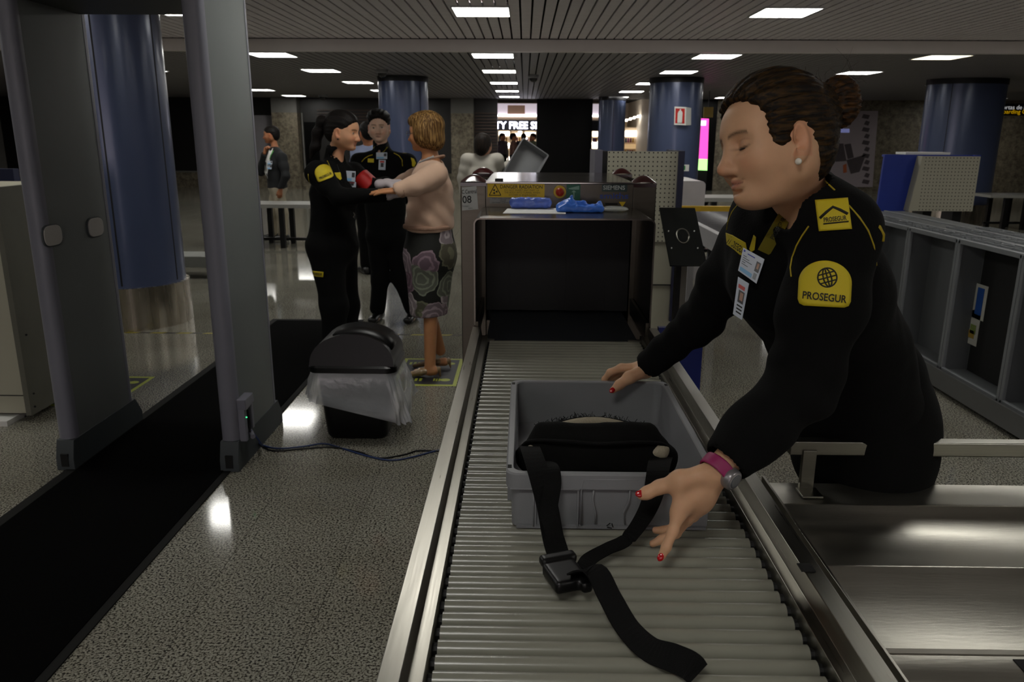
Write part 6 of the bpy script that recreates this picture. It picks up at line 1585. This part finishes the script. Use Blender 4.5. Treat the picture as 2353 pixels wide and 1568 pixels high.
for a_, b_2 in (((859, 338), (872, 352)), ((890, 338), (878, 352))):
    q0, q1 = K(a_[0], a_[1], .008), K(b_2[0], b_2[1], .008)
    if q0 and q1: G().ribbon([q0, q1], (1, 0, .6), .022, .003).build('lanyard', MATS['lanyard_yellow'], t)
badge(t, K, 877, 358, 25, 15, 0, .02); badge(t, K, 878, 379, 16, 23, 2, .02, True)

# ---- blonde woman with outstretched arm (faces left)
YB1 = 5.2
def b1(px, py, dy=0.): return pY(px, py, YB1+dy)
fb = Vector((-.80, .22, 0)).normalized(); latb = V3(Vector((0, 0, 1)).cross(fb))
F = Frame(b1(975, 306), Vector((-.90, .30, -.04)), Vector((0, 0, 1)), 1.0)
t, b, g, lg, gl, q = adult('blonde woman in peach cardigan and floral skirt being searched', F, b1(990, 372), (b1(975, 402, .17), b1(1003, 402, -.17)), (b1(930, 420, .30), b1(952, 428, -.26)), (b1(890, 432, .42), b1(913, 438, -.30)),
    (Vector((-1, .5, 0)), Vector((-1, -.06, -.05))), b1(988, 545), (b1(978, 690, .06), b1(990, 690, -.07)), (b1(1012, 806, .12), b1(988, 850, -.10)), latb, fb, 'b07c58', fem=True, torso=((.14, .105), (.165, .135), (.165, .14), (.18, .16)), hn=((0, 0, 1), (0, -.25, 1)), arms=(.066, .062, .056, .048), curls=((.1, .1, .1, .1), (.12, .1, .1, .12)), thumbs=((.4, .2), (.35, .1)))
finish(t, b, F, 'b9825a', '96504a', '4a3a28', True, .0058)
M_card1 = mat('cardigan_peach', 'c9a890', .85, bump=.25, bscale=250, var=.08, sheen=.1)
g.cone(F.p(-.03, 0, -.03), F.p(-.045, 0, -.17), .060, .068, .005, 's'); g.ell(q['ch']+V3(fb)*.07, (.08, .10, .08), None, .05)
g.noise(lambda P: .006*snoise(P, 20)+.006*np.sin(P[:, 2]*55+P[:, 0]*34+4*snoise(P, 9))*np.exp(-((P[:, 2]-1.08)/.14)**2)); g.plane(b1(985, 524), (0, .1, -1)); cg = g.build('cardigan', M_card1, .0075, t)
M_rib2 = mat('cardigan_rib', 'a98670', .9, bump=.6, bscale=500)
hz = b1(985, 519).z; hb_ = SDF().lcone(V3((b1(985, 519).x, 5.2, hz-.012)), V3((b1(985, 519).x, 5.2, hz+.012)), (.186, .166), (.186, .166), latb, .004).plane((0, 0, hz+.014), (0, 0, 1)).plane((0, 0, hz-.014), (0, 0, -1)); hb_.build('hem_band', M_rib2, .0075, t)
for i_ in (0, 1):
    w0, e0 = V3((b1(890, 432, .42), b1(913, 438, -.30))[i_]), V3((b1(930, 420, .30), b1(952, 428, -.26))[i_]); ax = (w0-e0)/np.linalg.norm(w0-e0); c9 = w0-ax*.022
    SDF().cone(c9-ax*.012, c9+ax*.012, .052, .050, .004).cone(c9-ax*.1, c9+ax*.1, .040, .040, .003, 's').plane(c9+ax*.014, ax).plane(c9-ax*.014, -ax).build('cuff', M_rib2, .005, t)
G().tube([Vector(F.p(-.045+.078*math.cos(a), .078*math.sin(a), -.168-.022*math.cos(a))) for a in np.linspace(0, 6.283, 28)], .008, 7).build('neck_band', M_rib2, t, smooth=True)
def floral():
    m = mat('skirt_floral', '2a2a26', .8); N, L, b_ = nodes(m); geo = N.new('ShaderNodeNewGeometry')
    nz = N.new('ShaderNodeTexNoise'); nz.inputs['Scale'].default_value = 14; L.new(geo.outputs['Position'], nz.inputs['Vector'])
    ad = N.new('ShaderNodeVectorMath'); ad.operation = 'MULTIPLY_ADD'; ad.inputs[1].default_value = (.06, .06, .06); L.new(nz.outputs['Color'], ad.inputs[0]); L.new(geo.outputs['Position'], ad.inputs[2])
    vo = N.new('ShaderNodeTexVoronoi'); vo.inputs['Scale'].default_value = 6.5; L.new(ad.outputs[0], vo.inputs['Vector'])
    sn = N.new('ShaderNodeMath'); sn.operation = 'MULTIPLY'; sn.inputs[1].default_value = 30; L.new(vo.outputs['Distance'], sn.inputs[0]); sw = N.new('ShaderNodeMath'); sw.operation = 'SINE'; L.new(sn.outputs[0], sw.inputs[0])
    r1 = N.new('ShaderNodeValToRGB'); e = r1.color_ramp.elements; e[0].position = 0; e[0].color = lin('7d5f70')+(1,); e[1].position = 1; e[1].color = lin('8f9a8a')+(1,); x = e.new(.35); x.color = lin('b9aeb0')+(1,); x = e.new(.7); x.color = lin('6a6a50')+(1,)
    sep = N.new('ShaderNodeSeparateColor'); L.new(vo.outputs['Color'], sep.inputs[0]); L.new(sep.outputs[0], r1.inputs[0])
    r2 = N.new('ShaderNodeValToRGB'); r2.color_ramp.elements[0].position = .25; r2.color_ramp.elements[0].color = (.5, .48, .5, 1); r2.color_ramp.elements[1].position = .75; L.new(sw.outputs[0], r2.inputs[0])
    mu = N.new('ShaderNodeMix'); mu.data_type = 'RGBA'; mu.blend_type = 'MULTIPLY'; mu.inputs[0].default_value = 1; L.new(r1.outputs[0], mu.inputs[6]); L.new(r2.outputs[0], mu.inputs[7])
    lt = N.new('ShaderNodeMath'); lt.operation = 'GREATER_THAN'; lt.inputs[1].default_value = .70; L.new(vo.outputs['Distance'], lt.inputs[0])
    mx = N.new('ShaderNodeMix'); mx.data_type = 'RGBA'; L.new(lt.outputs[0], mx.inputs[0]); L.new(mu.outputs[2], mx.inputs[6]); mx.inputs[7].default_value = lin('12140f')+(1,); L.new(mx.outputs[2], b_.inputs['Base Color']); return m
sk = SDF().lcone(q['ws'], V3(b1(988, 585)), (.155, .135), (.185, .165), latb, .05).lcone(V3(b1(988, 585)), V3(b1(985, 735)), (.185, .165), (.135, .12), latb, .05).plane(b1(985, 722), (0, 0, -1)).noise(lambda P: .003*snoise(P, 20))
sk.build('skirt', floral(), .008, t)
M_heel = mat('shoe_nude', '8d7658', .25, coat=.4)
for i, a in enumerate(q['an']):
    ff = V3(Vector((-1, -.12 if i else .02, 0)))
    s = SDF().lcone(a+ff*-.05+V3((0, 0, -a[2]+.055)), a+ff*.06+V3((0, 0, -a[2]+.045)), (.028, .02), (.036, .024), latb, .02).lcone(a+ff*.06+V3((0, 0, -a[2]+.04)), a+ff*.19+V3((0, 0, -a[2]+.015)), (.036, .024), (.014, .012), latb, .02)
    s.cone(a+ff*-.06+V3((0, 0, -a[2]+.06)), a+ff*-.07+V3((0, 0, -a[2]+.005)), .014, .005, .01).plane((0, 0, .002), (0, 0, -1)); s.build('heeled_shoe', M_heel, .005, t)
M_bl = hairmat('hair_blonde', '4a3010', 'b08a52', (6, 6, .5))
hairdo(t, F, M_bl, [((-.028, 0, .042), (.112, .095, .098)), ((-.03, .03, -.01), (.085, .075, .09)), ((-.03, -.03, -.01), (.085, .075, .09)), ((-.075, 0, -.04), (.06, .085, .075)), ((.02, 0, .075), (.085, .08, .055))], [((.13, 0, -.04), (.085, .12, .10)), ((.03, 0, -.16), (.13, .13, .065))], .004, 50, vert=True)
gls = [F.p(.10, .032+.022*math.cos(a), -.002+.016*math.sin(a)) for a in np.linspace(0, 2*math.pi, 14)]
G().tube([Vector(p) for p in gls], .0015, 5).build('spectacles', M_steel, t, smooth=True); G().tube([Vector(F.p(.10, .054, 0)), Vector(F.p(.02, .078, .004))], .0014, 5).build('spectacle_arm', M_steel, t)
nkp = [F.p(-.04+.085*math.cos(a), .085*math.sin(a), -.165-.03*math.cos(a)) for a in np.linspace(-2.2, 2.2, 22)]
for p in nkp[::1]: pass
G().tube([Vector(p) for p in nkp], [.006+.003*(i % 2) for i in range(22)], 6).build('bead_necklace', mat('beads_white', '9c9a98', .3), t, smooth=True)
hw_ = V3(b1(913, 438, -.30)); G().tube([Vector(hw_+V3((-.112+.0*k, .012*math.cos(k), .012*math.sin(k)))) for k in np.linspace(0, 6.28, 10)], .0016, 5).build('ring', mat('gold_ring', 'd8c8a0', .2, 1.), t, smooth=True)

# ---- man in dark blazer (far left)
YS1 = 12.3
def s1(px, py, dy=0.): return pY(px, py, YS1+dy)
fs_ = Vector((-.92, -.35, 0)).normalized(); lats = V3(Vector((0, 0, 1)).cross(fs_))
F = Frame(s1(622, 311), Vector((-1, -.12, -.03)), Vector((0, 0, 1)), 1.05)
t, b, g, lg, gl, q = adult('man in dark blazer and cream trousers with hand on chin', F, s1(632, 342), (s1(612, 362, .18), s1(648, 362, -.16)), (s1(600, 395, .12), s1(657, 405, -.24)), (s1(608, 352, -.05), s1(645, 435, -.22)),
    (Vector((.25, 0, 1)), Vector((-.2, 0, -1))), s1(638, 430), (s1(628, 490, .1), s1(648, 492, -.08)), ((s1(625, 535, 0).x, 12.35, .09), (s1(655, 538, 0).x, 12.2, .09)), lats, fs_, 'a8714f', torso=((.18, .12), (.195, .15), (.18, .14), (.185, .15)), hn=((-.9, .2, 0), (.2, -.9, 0)), arms=(.075, .068, .06, .05), legs=(.1, .085, .075), curls=((1., 1.1, 1.2, 1.2), (.5, .5, .5, .5)))
finish(t, b, F, 'a46c4c', '8a4a40', '1a120c', True, .009)
M_blaz = mat('blazer_charcoal', '0e1013', .85); 
g.noise(lambda P: .005*snoise(P, 20)); g.plane(s1(640, 432), (0, 0, -1)); jb = g.build('blazer', M_blaz, .011, t)
lg.lcone(q['ws'], q['P0'], (.16, .13), (.17, .145), lats, .05); lg.noise(lambda P: .006*snoise(P, 18)); lg.build('trousers', mat('trousers_cream', 'a59c88', .85), .011, t)
for a in q['an']: shoe(t, a, fs_, lats, M_shoe)
hairdo(t, F, MATS['hair_black'], BASEHAIR, FACECUT+EARCUT, .003, 50, .009)
K = Cast([jb]); K.patch([(618, 345), (628, 340), (620, 370), (614, 400), (610, 412), (607, 395), (610, 370)], 'shirt_front', M_white, t, .012); K.line([(628, 346), (622, 358), (620, 366)], .008, 'green_lanyard', mat('lanyard_green', '3f8a3a', .6), t, .02)
badge(t, K, 620, 374, 11, 8, 0, .04); badge(t, K, 619, 384, 10, 10, 0, .04)

# ---- woman in white jacket seen from behind, handing over a tray
YA = 9.0
def a1(px, py, dy=0.): return pY(px, py, YA+dy)
fa = Vector((.35, .93, 0)).normalized(); lata = V3(Vector((0, 0, 1)).cross(fa))
F = Frame(a1(1112, 334), Vector((.45, .9, -.1)), Vector((0, 0, 1)), 1.0)
t, b, g, lg, gl, q = adult('woman in white jacket seen from behind lifting a grey tray', F, a1(1107, 360), (a1(1143, 368), a1(1073, 368)), (a1(1148, 392, .1), a1(1062, 410)), (a1(1172, 374, .25), a1(1064, 450)),
    (Vector((1, .3, 0)), Vector((0, .2, -1))), a1(1105, 480), (a1(1110, 560), a1(1100, 560)), ((a1(1112, 600).x, 9.0, .09), (a1(1095, 600).x, 9.0, .09)), lata, fa, 'b98a70', fem=True, torso=((.165, .1), (.17, .12), (.15, .115), (.17, .14)), arms=(.066, .058, .05, .042), hn=((0, 0, 1), (-1, 0, 0)))
finish(t, b, F, 'b98a70', '8a4a42', '20150e', True, .009); g.noise(lambda P: .004*snoise(P, 24)); g.build('jacket', mat('jacket_white', 'b5b1a6', .8, var=.06), .01, t)
lg.lcone(q['ws'], q['P0'], (.15, .12), (.165, .135), lata, .05); lg.build('trousers', M_trou, .012, t)
for a in q['an']: shoe(t, a, fa, lata, M_shoe)
hairdo(t, F, hairmat('hair_dark_brown', '0c0806', '2a1c12', (6, 6, .5)), [((-.028, 0, .040), (.108, .09, .096)), ((-.06, 0, -.03), (.07, .085, .09)), ((-.02, 0, -.01), (.09, .088, .08))], [((.13, 0, -.03), (.10, .12, .11))], .004, 50, .009, vert=True)
ht = euro_tray('held_tray', 'grey tray tilted in the hand of the white jacketed woman', .42, .6, .12, (0, 0, 0), ribs=False)
c0 = a1(1202, 384, .2)
ht.matrix_basis = Matrix.Translation(c0) @ Matrix.Rotation(math.radians(42), 4, 'Y') @ Matrix.Rotation(math.radians(62), 4, 'X') @ Matrix.Rotation(math.radians(10), 4, 'Z') @ Matrix.Scale(.86, 4)

# ---- person glimpsed between the two guards
YP1 = 9.2
def o1(px, py, dy=0.): return pY(px, py, YP1+dy)
F = Frame(o1(843, 306), Vector((-.5, .85, 0)), Vector((0, 0, 1)), 1.0); fo = Vector((-.5, .85, 0)).normalized(); lato = V3(Vector((0, 0, 1)).cross(fo))
t, b, g, lg, gl, q = adult('dark haired person glimpsed between the two guards', F, o1(846, 338), (o1(872, 350), o1(818, 350)), (o1(880, 400), o1(812, 400)), (o1(878, 445), o1(814, 445)), (-Z_, -Z_), o1(846, 460), (o1(855, 540), o1(838, 540)), ((o1(856, 590).x, 9.2, .09), (o1(838, 590).x, 9.2, .09)), lato, fo, 'a8714f', hn=((1, 0, 0), (-1, 0, 0)))
finish(t, b, F, 'a46c4c', '8a4a40', '1a120c', True, .011); g.build('shirt', mat('shirt_pale_blue', '8d97b5', .8), .012, t)
lg.lcone(q['ws'], q['P0'], (.15, .12), (.165, .135), lato, .05); lg.build('trousers', M_trou, .014, t)
for a in q['an']: shoe(t, a, fo, lato, M_shoe)
hairdo(t, F, MATS['hair_black'], BASEHAIR, FACECUT+EARCUT, .003, 50, .01)
# ---- shoppers far away in the lit shop
for k, (px, Yq, colr, lb) in enumerate(((1180, 26.0, '6a4a40', 'distant shopper in brown in the middle of the lit shop opening'), (1202, 26.9, '20202a', 'distant shopper in dark clothes in the lit shop'), (1223, 26.0, '5a6048', 'distant shopper in olive at the right of the shop opening'), (1155, 26.6, '3a3038', 'distant shopper at the left of the shop opening'))):
    o0 = Vector((pY(px, 380, Yq).x, Yq, 0)); fq = Vector((math.cos(k*1.9), math.sin(k*1.9), 0)); lq = V3(Z_.cross(fq)); lv = Vector(lq)
    F = Frame(o0+Vector((0, 0, 1.55)), fq, Z_, 1.0)
    t, b, g, lg, gl, q = adult(lb, F, o0+Z_*1.42, (o0-lv*.19+Z_*1.36, o0+lv*.19+Z_*1.36), (o0-lv*.25+Z_*1.1, o0+lv*.25+Z_*1.1), (o0-lv*.24+fq*.1+Z_*.85, o0+lv*.24+fq*.05+Z_*.85), (-Z_, -Z_), o0+Z_*.92, (o0-lv*.09+Z_*.5, o0+lv*.09+Z_*.5), (o0-lv*.1+Z_*.09, o0+lv*.1+Z_*.09), lq, fq, 'a8714f', hn=(fq, fq))
    finish(t, b, F, 'a8714f', '8a4a40', '1a120c', True, .016); g.build('jacket', mat('shopper_%d' % k, colr, .8), .016, t); lg.lcone(q['ws'], q['P0'], (.15, .12), (.165, .135), lq, .05); lg.build('trousers', M_trou, .018, t)
    for a in q['an']: shoe(t, a, fq, lq, M_shoe)
    hairdo(t, F, MATS['hair_black'], BASEHAIR, FACECUT+EARCUT, .002, 40, .014)
